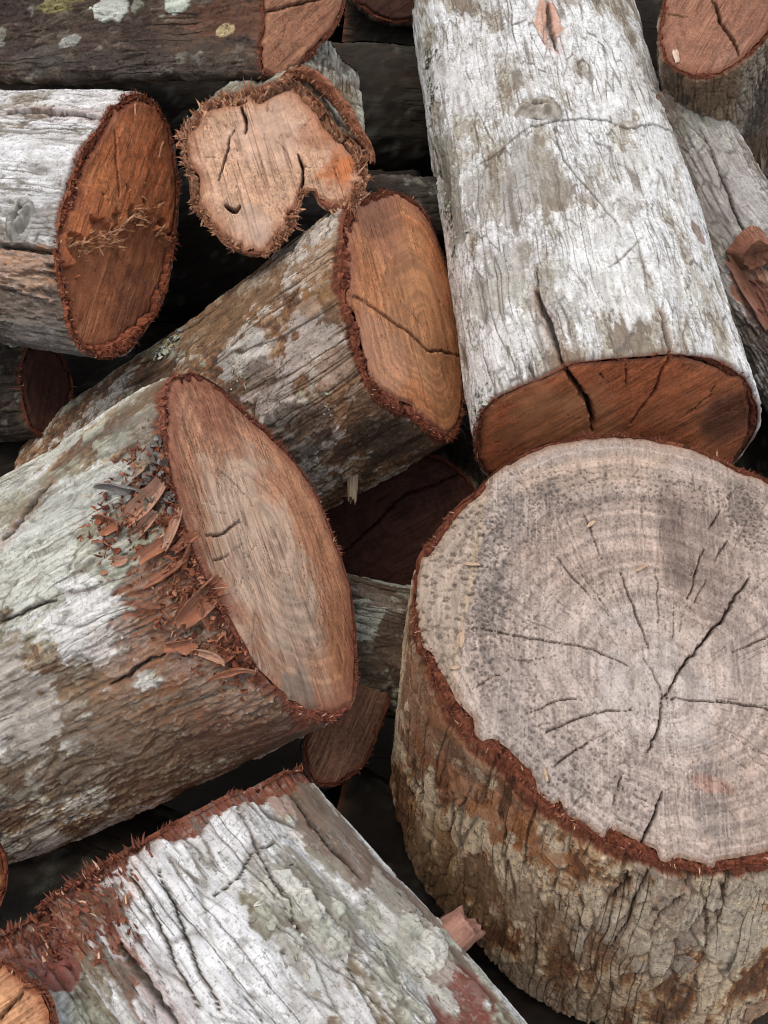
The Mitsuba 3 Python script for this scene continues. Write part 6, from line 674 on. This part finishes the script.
def many_flakes(key, places, N, along, size, cols, rng, curl=0.8, lift=0.001):
    """a crust of tiny curled flakes: one part."""
    Vs, Fs, Cs = [], [], []
    base = 0
    x = np.array([-1, -0.65, 0, 0.65, 1.0]); y = np.array([-1, 0, 1.0])
    gx, gy = [q.ravel() for q in np.meshgrid(x, y, indexing="ij")]
    f = quads(5, 3)
    gy = gy * np.sqrt(1.06 - np.abs(gx) ** 2.2)
    for X, n, d in zip(places, N, along):
        n = unit(n + rng.normal(0, 0.28, 3)); d = unit(rng.normal(0, 1, 3)); d = unit(d - n * (d @ n)); e = np.cross(n, d)
        L = rng.uniform(*size); W = L * rng.uniform(0.4, 0.9)
        j = rng.normal(0, 0.13, (15, 2))
        z = lift + curl * L * rng.uniform(0.1, 0.6) * gy ** 2 * rng.choice([1, 1, -0.4]) + 0.25 * L * gx * rng.uniform(-0.5, 1)
        V = X + np.outer((gx + j[:, 0]) * L / 2, d) + np.outer((gy + j[:, 1]) * W / 2, e) + np.outer(z, n)
        V = np.vstack([V, V - n * 0.0012])
        Vs.append(V); Fs.append(np.vstack([f, f[:, ::-1] + 15]) + base); base += 30
        c = np.array(cols[rng.integers(len(cols))]) * rng.uniform(0.6, 1.3)
        Cs.append(np.vstack([np.tile(c, (15, 1)), np.tile(c * 0.5, (15, 1))]))
    V = np.vstack(Vs)
    put(key, V, np.vstack(Fs), np.vstack(Cs), V[:, :2], "fibre_surface", smooth=False)
    labels[key] = {"kind": "stuff"}


# ------------------------------------------------------------------ ground
_g = np.linspace(-1, 1, 140)
_gx, _gy = np.meshgrid(np.sign(_g) * np.abs(_g) ** 2.2 * 14, np.sign(_g) * np.abs(_g) ** 2.2 * 14 + 1.0, indexing="ij")
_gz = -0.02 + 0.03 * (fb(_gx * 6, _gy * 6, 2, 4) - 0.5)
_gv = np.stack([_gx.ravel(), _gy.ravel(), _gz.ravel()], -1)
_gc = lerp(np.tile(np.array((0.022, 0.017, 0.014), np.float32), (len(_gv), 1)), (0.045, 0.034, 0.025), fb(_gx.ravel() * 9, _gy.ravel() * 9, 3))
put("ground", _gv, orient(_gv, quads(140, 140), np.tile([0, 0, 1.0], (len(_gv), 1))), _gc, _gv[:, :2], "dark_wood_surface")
labels["ground"] = {"kind": "structure"}

REDW = ((0.34, 0.14, 0.065), (0.24, 0.085, 0.042), (0.42, 0.21, 0.115))
stA = stem_log("log", "thick upright log round with a wide grey cracked face and red bark rim", "A", visible=0.365, spacing=0.0015, rim=0.013, fibre=2600, flen=(0.002, 0.007),
         bark=dict(seed=1, surface="brown_bark_surface", lumpy=0.6, cols=((0.57, 0.455, 0.33), (0.46, 0.30, 0.175), (0.27, 0.13, 0.06), (0.14, 0.06, 0.03)), t=(0.50, 0.42, 0.33), plate=(0.020, 0.060), fiss=0.0045, fwid=0.17, edge=(0.008, 0.020), stain=0.8, ridged=0.6, lichen=0.0),
         face=dict(seed=1, surface="grey_wood_surface", raylines=0.7, crackw=0.62, cols=((0.345, 0.265, 0.228), (0.235, 0.178, 0.153), (0.41, 0.335, 0.30)), grey=0.42, ring=0.0045, ringamp=0.5, saw=0.55, sawang=DATA["A"]["sawang"], sawgap=0.0045, checks=80, checkw=0.00045, edgecol=(0.24, 0.14, 0.09), edgew=0.05))
stB = stem_log("log_001", "large pale grey log at the upper right with its cracked red-brown end facing down", "B", visible=0.80, spacing=0.0015, rim=0.008, fibre=700,
         bark=dict(seed=2, plate=(0.012, 0.085), frag=0.56, linecol=5.0, fiss=0.0, fine=0.0, blocky=0.25, lumpy=0.5, fwid=0.12, ridge=(0.0095, 0.13), ridged=0.85, t=(0.47, 0.39, 0.29), cols=((0.62, 0.63, 0.65), (0.53, 0.525, 0.51), (0.38, 0.355, 0.31), (0.22, 0.18, 0.14)), stain=0.15, lichen=0.15, edge=(0.0005, 0.003), dirt=0.35),
         face=dict(seed=2, cols=((0.36, 0.108, 0.045), (0.25, 0.070, 0.031), (0.42, 0.155, 0.07)), ringamp=0.1, saw=1.5, sawang=DATA["B"]["sawang"], sawgap=0.007, checks=16, edgecol=(0.15, 0.05, 0.03), edgew=0.06))
stC = stem_log("log_002", "log at the left with a long oval pinkish face and shredded red bark beside it", "C", visible=0.45, spacing=0.0014, rim=0.007, fibre=1500, rimcols=((0.13, 0.04, 0.03), (0.24, 0.08, 0.045)),
         bark=dict(seed=3, plate=(0.012, 0.06), fiss=0.0002, fine=0.1, blocky=0.4, ridge=(0.0075, 0.060), ridged=1.1, t=(0.57, 0.49, 0.40), cols=((0.56, 0.555, 0.53), (0.36, 0.285, 0.20), (0.20, 0.125, 0.072), (0.115, 0.06, 0.036)), stain=0.5, lichen=0.4, edge=(0.006, 0.02)),
         face=dict(seed=3, cols=((0.44, 0.205, 0.11), (0.28, 0.10, 0.052), (0.54, 0.35, 0.25)), grey=0.12, ring=0.005, ringamp=0.45, saw=1.4, sawang=DATA["C"]["sawang"], sawgap=0.004, checks=20, edgecol=(0.22, 0.075, 0.045), edgew=0.16))
stD = stem_log("log_003", "white-barked log at the bottom with deep lengthwise furrows and crusty lichen", "D", visible=0.55, spacing=0.0014, rim=0.014, fibre=2200,
         bark=dict(seed=4, plate=(0.022, 0.10), linecol=2.6, fiss=0.0028, fwid=0.10, fine=0.4, ridge=(0.010, 0.09), ridged=0.9, lumpy=0.6, lump=0.004, t=(0.46, 0.38, 0.29), cols=((0.62, 0.63, 0.645), (0.44, 0.425, 0.39), (0.27, 0.245, 0.20), (0.17, 0.125, 0.085)), stain=0.15, lichen=0.5, edge=(0.006, 0.02)))
stE = stem_log("log_004", "brown mottled log in the middle with a smooth orange oval face and frayed red rim", "E", visible=0.55, spacing=0.0017, rim=0.015, fibre=1800, rimcols=((0.12, 0.03, 0.022), (0.24, 0.08, 0.04)),
         bark=dict(seed=5, surface="brown_bark_surface", plate=(0.016, 0.030), fiss=0.002, fwid=0.14, t=(0.64, 0.54, 0.38), ridged=0.4, blocky=1.4, cols=((0.48, 0.42, 0.37), (0.31, 0.205, 0.125), (0.20, 0.10, 0.052), (0.095, 0.055, 0.036)), stain=0.6, lichen=0.3, edge=(0.004, 0.010), dirt=0.8),
         face=dict(seed=5, cols=((0.47, 0.185, 0.080), (0.34, 0.115, 0.052), (0.53, 0.26, 0.135)), ring=0.005, ringamp=0.55, saw=0.6, sawang=DATA["E"]["sawang"], checks=10, rough=0.0008, edgecol=(0.20, 0.075, 0.05), edgew=0.12))
stF = stem_log("log_005", "pale log at the upper left with a split side and rough rust-red end", "F", visible=0.30, rim=0.010, fibre=1500, rimcols=((0.15, 0.04, 0.022), (0.26, 0.085, 0.042)), spacing=0.0014,
         bark=dict(seed=6, plate=(0.010, 0.07), fiss=0.0002, fine=0.1, blocky=0.3, ridge=(0.008, 0.09), ridged=1.0, t=(0.42, 0.33, 0.24), cols=((0.58, 0.58, 0.60), (0.43, 0.42, 0.40), (0.27, 0.25, 0.22), (0.17, 0.13, 0.10)), stain=0.1, lichen=0.1, edge=(0.001, 0.005)),
         face=dict(seed=6, cols=((0.40, 0.125, 0.050), (0.27, 0.075, 0.033), (0.50, 0.20, 0.075)), ringamp=0.2, saw=0.9, sawang=DATA["F"]["sawang"], checks=12, rough=0.003, edgecol=(0.17, 0.05, 0.03), edgew=0.14))
stG = stem_log("log_006", "small two-lobed log end with ragged fibrous edges in the upper middle", "G", visible=0.25, rim=0.012, fibre=1000, frad=0.0011, flen=(0.004, 0.016), rimrough=0.009, fringe_cut=0.47, rimcols=((0.27, 0.11, 0.06), (0.42, 0.24, 0.15)), spacing=0.0014,
         bark=dict(seed=7, surface="brown_bark_surface", t=(0.60, 0.48, 0.36), cols=((0.34, 0.34, 0.31), (0.24, 0.22, 0.19), (0.15, 0.12, 0.10), (0.09, 0.065, 0.05)), lichen=0.6, edge=(0.008, 0.02)),
         face=dict(seed=7, cols=((0.48, 0.30, 0.205), (0.37, 0.19, 0.11), (0.53, 0.38, 0.29)), saw=0.8, sawang=DATA["G"]["sawang"], ringamp=0.2, checks=10, rough=0.006, edgecol=(0.27, 0.11, 0.06), edgew=0.25))
stem_log("log_007", "dark brown log along the top left edge with pale lichen spots", "H", visible=0.5, rim=0.006, fibre=300, spacing=0.002,
         bark=dict(seed=8, surface="dark_bark_surface", plate=(0.014, 0.05), fiss=0.002, t=(0.68, 0.55, 0.40), cols=((0.11, 0.09, 0.075), (0.065, 0.042, 0.032), (0.04, 0.025, 0.02), (0.028, 0.02, 0.018)), lichen=0.25, edge=(0, 0.002)),
         face=dict(seed=8, cols=((0.30, 0.13, 0.075), (0.22, 0.085, 0.05), (0.33, 0.17, 0.10)), saw=1.0, sawang=DATA["H"]["sawang"], sawgap=0.004, checks=6, edgew=0.08))
stI = stem_log("log_008", "weathered grey log behind the large pale log at the right edge", "I", visible=0.5, rim=0.008, fibre=200, spacing=0.0015,
         bark=dict(seed=9, lump=0.002, plate=(0.014, 0.06), fiss=0.0016, t=(0.55, 0.42, 0.30), cols=((0.44, 0.42, 0.42), (0.33, 0.31, 0.30), (0.22, 0.19, 0.175), (0.13, 0.10, 0.085)), stain=0.2, lichen=0.2, edge=(0, 0.002)))
stJ = stem_log("log_009", "log in the top right corner with a dull red-brown split end", "J", visible=0.2, rim=0.006, fibre=400, spacing=0.0015,
         bark=dict(seed=10, surface="brown_bark_surface", plate=(0.018, 0.03), fiss=0.003, t=(0.6, 0.5, 0.36), cols=((0.30, 0.25, 0.20), (0.22, 0.16, 0.11), (0.14, 0.10, 0.07), (0.08, 0.06, 0.045)), edge=(0.001, 0.006)),
         face=dict(seed=10, cols=((0.21, 0.095, 0.06), (0.14, 0.055, 0.036), (0.25, 0.14, 0.10)), saw=0.9, sawang=DATA["J"]["sawang"], checks=10, edgew=0.1))
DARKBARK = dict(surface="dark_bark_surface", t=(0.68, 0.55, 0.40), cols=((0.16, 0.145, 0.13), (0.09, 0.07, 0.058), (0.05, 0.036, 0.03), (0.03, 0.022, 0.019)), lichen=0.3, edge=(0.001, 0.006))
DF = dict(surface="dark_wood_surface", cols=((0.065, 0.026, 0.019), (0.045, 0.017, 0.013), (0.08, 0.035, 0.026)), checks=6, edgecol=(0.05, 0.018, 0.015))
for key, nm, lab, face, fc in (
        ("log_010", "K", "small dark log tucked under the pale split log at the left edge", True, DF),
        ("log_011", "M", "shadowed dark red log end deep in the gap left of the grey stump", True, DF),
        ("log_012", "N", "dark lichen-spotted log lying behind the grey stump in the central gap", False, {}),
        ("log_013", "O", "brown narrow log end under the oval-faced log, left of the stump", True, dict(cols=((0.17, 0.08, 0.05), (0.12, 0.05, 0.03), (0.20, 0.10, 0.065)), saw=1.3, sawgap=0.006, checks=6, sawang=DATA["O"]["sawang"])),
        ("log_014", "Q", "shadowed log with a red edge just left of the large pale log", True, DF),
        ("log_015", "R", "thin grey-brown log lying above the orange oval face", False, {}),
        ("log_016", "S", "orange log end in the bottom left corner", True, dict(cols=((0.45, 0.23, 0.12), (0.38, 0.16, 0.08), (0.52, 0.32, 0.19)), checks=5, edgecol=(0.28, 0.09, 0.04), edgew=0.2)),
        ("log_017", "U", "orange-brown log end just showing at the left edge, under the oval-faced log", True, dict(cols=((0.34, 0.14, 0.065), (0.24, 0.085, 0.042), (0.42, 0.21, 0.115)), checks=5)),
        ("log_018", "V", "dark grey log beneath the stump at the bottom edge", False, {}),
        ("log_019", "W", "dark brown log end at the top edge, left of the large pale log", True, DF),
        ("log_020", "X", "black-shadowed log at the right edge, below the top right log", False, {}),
        ) + tuple((f"log_{21 + k:03d}", f"Z{k + 1}", "dark log in the under layer of the heap, hidden by the logs on it", False, {}) for k in range(14)):  # Z logs are added fillers that block light from the gaps
    stem_log(key, lab, nm, group="added filler logs that darken the gaps" if nm[0] == "Z" else None, visible=0.25 if nm[0] != "Z" else 9.0, rim=0.006, fibre=250 if face else 0, has_face=face, spacing=0.002 if nm[0] != "Z" else 0.009, bark=dict(DARKBARK, tone=0.28 if nm[0] == "Z" else (0.6 if nm in "RKX" else 1.0), seed=20 + len(scene) % 17), face=dict(fc, seed=30 + len(scene) % 13))  # low tone of the Z logs puts the gap shade into their colour

# ------------------------------------------------------------------ small parts: torn bark, splinters, stubs, lichen
RD = ((0.26, 0.085, 0.045), (0.38, 0.16, 0.09)); PINK = ((0.50, 0.30, 0.22), (0.40, 0.19, 0.12)); TAN = ((0.42, 0.30, 0.21), (0.30, 0.19, 0.12)); ASH = ((0.26, 0.25, 0.25), (0.15, 0.13, 0.12))
rng = np.random.default_rng(99)
for k, (nm, (s, a)) in enumerate(sorted([q for q in DATA["C"]["spots"].items() if q[0][0] == "a"], key=lambda q: int(q[0][1:]))):
    X, N, d = place_on(stC, s, a)
    big = k < 6
    flake(key_for("log_002", "bark_shred"), X, N, unit(d + rng.normal(0, 0.6, 3)), rng.uniform(0.024, 0.055) * (1.15 if big else 1), rng.uniform(0.007, 0.014) * (1.7 if big else 1), rng.uniform(0.4, 1.3), rng.uniform(0.001, 0.006), (PINK, ASH, RD, RD, TAN, RD)[k % 6] if k < 5 else (RD, RD, PINK, RD)[k % 4], 300 + k, tilt=0.5)
pts = [place_on(stC, s + rng.normal(0, 0.016), a + rng.normal(0, 0.020)) for nm, (s, a) in DATA["C"]["spots"].items() for _ in range(60)]
fibres("log_002__shredded_bark", np.array([p[0] for p in pts]), np.array([-p[2] for p in pts]), np.array([p[1] for p in pts]), 1300, rng, (0.004, 0.012), 0.0007, (RED, (0.34, 0.13, 0.07)), 0.9)
pq = [place_on(stC, s + rng.normal(0, 0.014), a + rng.normal(0, 0.018)) for nm, (s, a) in DATA["C"]["spots"].items() for _ in range(7)]
many_flakes("log_002__bark_crumb", [p[0] for p in pq], [p[1] for p in pq], [p[2] for p in pq], (0.003, 0.009), (RD[0], RD[0], RED, RUST, PINK[1], BROWN), rng, lift=0.002)
pg = [place_on(stC, s + rng.normal(0, 0.010), a + rng.normal(0, 0.012)) for nm, (s, a) in DATA["C"]["spots"].items() if nm[0] == "g" for _ in range(16)]
many_flakes("log_002__torn_bark", [p[0] for p in pg], [p[1] for p in pg], [p[2] for p in pg], (0.005, 0.011), (ASH[1], (0.10, 0.085, 0.08), (0.20, 0.185, 0.175)), rng, lift=0.003)
pr = [place_on(stD, s + rng.normal(0, 0.012), a + rng.normal(0, 0.016)) for nm, (s, a) in DATA["D"]["spots"].items() if nm[0] == "r" for _ in range(60)]
fibres("log_003__torn_fibre", np.array([p[0] for p in pr]), np.array([-p[2] for p in pr]), np.array([0.35 * p[1] - 0.8 * p[2] for p in pr]), 450, rng, (0.004, 0.010), 0.0007, (RED, (0.20, 0.07, 0.04)), 0.35)
# crusty lichen and the broken branch stub of the bottom log
pl = []
for q, n, sd in (("l0", 30, .020), ("l1", 40, .020), ("l2", 60, .018), ("l3", 60, .016), ("l4", 30, .020)):
    s, a = DATA["D"]["spots"][q]
    pl += [place_on(stD, s + rng.normal(0, sd), a + rng.normal(0, sd * 1.3)) for _ in range(n)]
many_flakes("log_003__lichen", [p[0] for p in pl], [p[1] for p in pl], [p[2] for p in pl], (0.0035, 0.009), ((0.52, 0.52, 0.49), (0.40, 0.40, 0.35), (0.24, 0.22, 0.19), (0.36, 0.33, 0.27)), rng)


def stub(key, X, N, d, L, r0, r1, cols, seed, label, hollow=0.2):
    """a broken branch stub: a short ragged shaft with a splintered end."""
    r = np.random.default_rng(seed)
    m, k = 26, 14
    ax = unit(N); e1 = unit(d - ax * (d @ ax)); e2 = np.cross(ax, e1)
    ph = np.linspace(0, 2 * np.pi, m); t = np.linspace(-0.3, 1, k)
    Tt, Ph = [q.ravel() for q in np.meshgrid(t, ph, indexing="ij")]
    end = 1 + 0.35 * (fb(np.cos(Ph) * 3, np.sin(Ph) * 3, seed, 3) - 0.5) * 2 * ss(0.3, 1, Tt)
    rr = (r0 + (r1 - r0) * Tt) * (1 + 0.30 * (fb(np.cos(Ph) * 1.8 + seed, np.sin(Ph) * 1.8, 2, 3) - 0.5) * 2) * (0.85 + 0.3 * fb(Ph * 6, Tt * 2, 3))
    V = X + np.outer(Tt * L * end, ax) + (np.cos(Ph) * rr)[:, None] * e1 + (np.sin(Ph) * rr)[:, None] * e2
    F = quads(k, m)
    tip = V[(k - 1) * m:].mean(0) - ax * L * hollow
    V = np.vstack([V, tip]); last = np.arange((k - 1) * m, k * m - 1)
    F = np.vstack([F, np.stack([last, last + 1, np.full(m - 1, k * m)], -1)])
    c = lerp(np.tile(np.array(cols[0], np.float32), (len(Tt), 1)), cols[1], fb(Ph * 5, Tt * 3, seed)) * (0.6 + 0.8 * fb(Ph * 9, Tt * 2.5, 6))[:, None]
    put(key, V, F, np.vstack([c, [cols[1]]]), np.vstack([np.stack([Tt * L, Ph * r0], -1), [[0, 0]]]), "wood_surface", smooth=True)
    labels[key] = {"label": label}


X, N, d = place_on(stD, *DATA["D"]["spots"]["stub"])
stub("log_003__branch_stub", X - N * 0.004, unit(N + 0.5 * np.array([1.0, 0, 0]) + 0.3 * UPV), d, 0.030, 0.020, 0.017, ((0.36, 0.20, 0.16), (0.24, 0.12, 0.09)), 5, "broken pinkish branch stub")
X, N, d = place_on(stE, *DATA["E"]["spots"]["twig"])
stub("log_004__twig_stub", X, unit(N + 0.4 * d - 0.5 * UPV), d, 0.032, 0.008, 0.006, ((0.45, 0.37, 0.27), (0.28, 0.20, 0.13)), 6, "short pale twig stub")
X, N, d = place_on(stB, *DATA["B"]["spots"]["knot"])
knot("log_001__knot", X, unit(N + 0.25 * d), d, 0.024, ((0.40, 0.37, 0.33), (0.22, 0.19, 0.16)), 7, "raised grey knot with a dark hollow")
X, N, d = place_on(stF, *DATA["F"]["spots"]["knot"])
knot("log_005__knot", X, N, d, 0.024, ((0.30, 0.29, 0.28), (0.16, 0.15, 0.14)), 8, "grey knot with a dark hollow")

# lichen on other logs
for kk, stt, nm, spots, sd, num in (("log_001", stB, "B", ("l0", "l1", "l2", "l3", "l4", "l5", "l6", "l7"), 0.016, 26), ("log_004", stE, "E", ("l0", "l1", "l2", "l3", "l4"), 0.013, 24)):
    pl = []
    for q in spots:
        s, a = DATA[nm]["spots"][q]
        pl += [place_on(stt, s + rng.normal(0, sd), a + rng.normal(0, sd * 0.6)) for _ in range(num)]
    many_flakes(f"{kk}__lichen", [p[0] for p in pl], [p[1] for p in pl], [p[2] for p in pl], (0.003, 0.009), ((0.40, 0.43, 0.38), (0.30, 0.33, 0.28), (0.20, 0.20, 0.17)), rng)


def face_point(nm, st, q):
    return st.O + st.plane(np.array([DATA[nm]["fspots"][q]]))[0]


# splinters of the split end at the upper left
for q in sorted(DATA["F"]["fspots"]):
    k = int(q[1:]); X = face_point("F", stF, q)
    along = unit(stF.e2 * rng.normal(0, 0.5) + stF.e1 * rng.normal(0.4, 0.5) + stF.n * (0.2 if q[0] == "f" else 0.8))
    flake(key_for("log_005", "splinter"), X + stF.n * 0.003, unit(np.cross(along, rng.normal(size=3))), along, rng.uniform(0.008, 0.024), rng.uniform(0.0015, 0.004), 0.3, 0.002, ((0.46, 0.27, 0.17), (0.34, 0.15, 0.08)), 500 + k, tilt=0.2, bsdf="fibre_surface")

# the torn, curled flap of bark over the small two-lobed end, with a hollow behind it
fl = np.array(DATA["G"]["flap"])
cs = CubicSpline(np.linspace(0, 1, len(fl)), fl)
tt = np.linspace(0, 1, 120); ph = np.linspace(0, 2 * np.pi, 22)
cpt = cs(tt); tg = cs(tt, 1); tg /= np.linalg.norm(tg, axis=1, keepdims=True); nn = np.stack([tg[:, 1], -tg[:, 0]], -1)
J, Ph = [q.ravel() for q in np.meshgrid(np.arange(120), ph, indexing="ij")]
tap = np.sin(np.pi * np.clip(tt * 0.94 + 0.04, 0, 1)) ** 0.5
rr = tap[J] * (0.0075 + 0.006 * fb(tt[J] * 22, np.cos(Ph) * 2, 1, 3) + 0.003 * (fb(tt[J] * 90, np.sin(Ph) * 4, 2, 2) - 0.5))
V = stG.O + stG.plane(cpt[J] + nn[J] * (np.cos(Ph) * rr * 0.65)[:, None]) + stG.n * (np.sin(Ph) * rr * 2.2 - 0.004)[:, None]
c = lerp(np.tile(np.array((0.15, 0.05, 0.03), np.float32), (len(J), 1)), (0.36, 0.16, 0.09), fb(tt[J] * 60, Ph * 2, 3, 3)) * (0.5 + fb(tt[J] * 110, Ph * 5, 4))[:, None]
F = quads(120, 22)
put("log_006__bark_flap", V, orient(V, F, V - V.mean(0)), c, np.stack([tt[J] * 0.12, Ph * 0.008], -1), "torn_surface")
labels["log_006__bark_flap"] = {"label": "curled flap of torn bark"}
b0 = stG.O + stG.plane(cpt + nn * 0.003) + stG.n * 0.006
fibres("log_006__flap_fibre", b0, stG.plane(nn), np.tile(stG.n, (120, 1)), 500, rng, (0.004, 0.012), 0.0005, ((0.24, 0.09, 0.05), (0.42, 0.22, 0.13)))

# loose chips lying on the cut faces
for q, lab in (("c0", "tiny pale wood chip on the grey cut face, by its left seam"), ("c1", "tiny cream wood chip at the left rim of the grey cut face, below another"), ("c2", "tiny cream wood chip at the left rim of the grey cut face, above another"),
               ("c3", "tiny pale curl of wood on the upper part of the grey cut face"), ("c4", "thin pale splinter lying near the middle of the grey cut face"), ("c5", "thin straw-coloured splinter on the lower left rim of the grey cut face")):
    key = "wood_chip" if "wood_chip" not in scene else f"wood_chip_{int(q[1:]):03d}"
    flake(key, face_point("A", stA, q) + stA.n * 0.002, stA.n, unit(stA.e1 * rng.normal() + stA.e2 * rng.normal()), rng.uniform(0.008, 0.022), rng.uniform(0.002, 0.005), rng.uniform(0.2, 1.2), 0.001, ((0.50, 0.38, 0.28), (0.38, 0.26, 0.17)), 700 + int(q[1:]), tilt=0.1, bsdf="fibre_surface")
    labels[key] = {"label": lab, "category": "wood chip"}
key = "wood_chip_006"
flake(key, face_point("J", stJ, "c0") + stJ.n * 0.002, stJ.n, stJ.e2, 0.022, 0.008, 0.6, 0.001, ((0.62, 0.50, 0.42), (0.5, 0.36, 0.28)), 720, tilt=0.2, bsdf="fibre_surface")
labels[key] = {"label": "pale curl of wood on the edge of the top right log end", "category": "wood chip"}

# broken knot on the weathered log
X, N, d = place_on(stI, *DATA["I"]["spots"]["p0"])
stub("log_008__broken_knot", X - N * 0.004, unit(N + 0.6 * d), d, 0.030, 0.030, 0.020, ((0.24, 0.10, 0.06), (0.10, 0.045, 0.03)), 11, "red-brown broken knot", hollow=0.5)
for k, q in enumerate(("p1", "p2")):
    s, a = DATA["I"]["spots"][q]
    X, N, d = place_on(stI, s, a)
    flake(key_for("log_008", "splinter"), X, N, unit(d + rng.normal(0, 0.1, 3)), 0.10 - 0.02 * k, 0.014, 0.5, 0.0, ((0.20, 0.075, 0.045), (0.28, 0.13, 0.09)), 800 + k, tilt=0.08)

pf = np.array([face_point("F", stF, q) for q in sorted(DATA["F"]["fspots"]) if q[0] == "s"])
fibres("log_005__torn_fibre", np.repeat(pf, 20, 0) + rng.normal(0, 0.006, (len(pf) * 20, 3)), np.tile(unit(stF.e1 - 0.6 * stF.e2), (len(pf) * 20, 1)), np.tile(stF.n, (len(pf) * 20, 1)), 320, rng, (0.005, 0.014), 0.0006, ((0.30, 0.11, 0.05), (0.45, 0.25, 0.14)), 0.9)
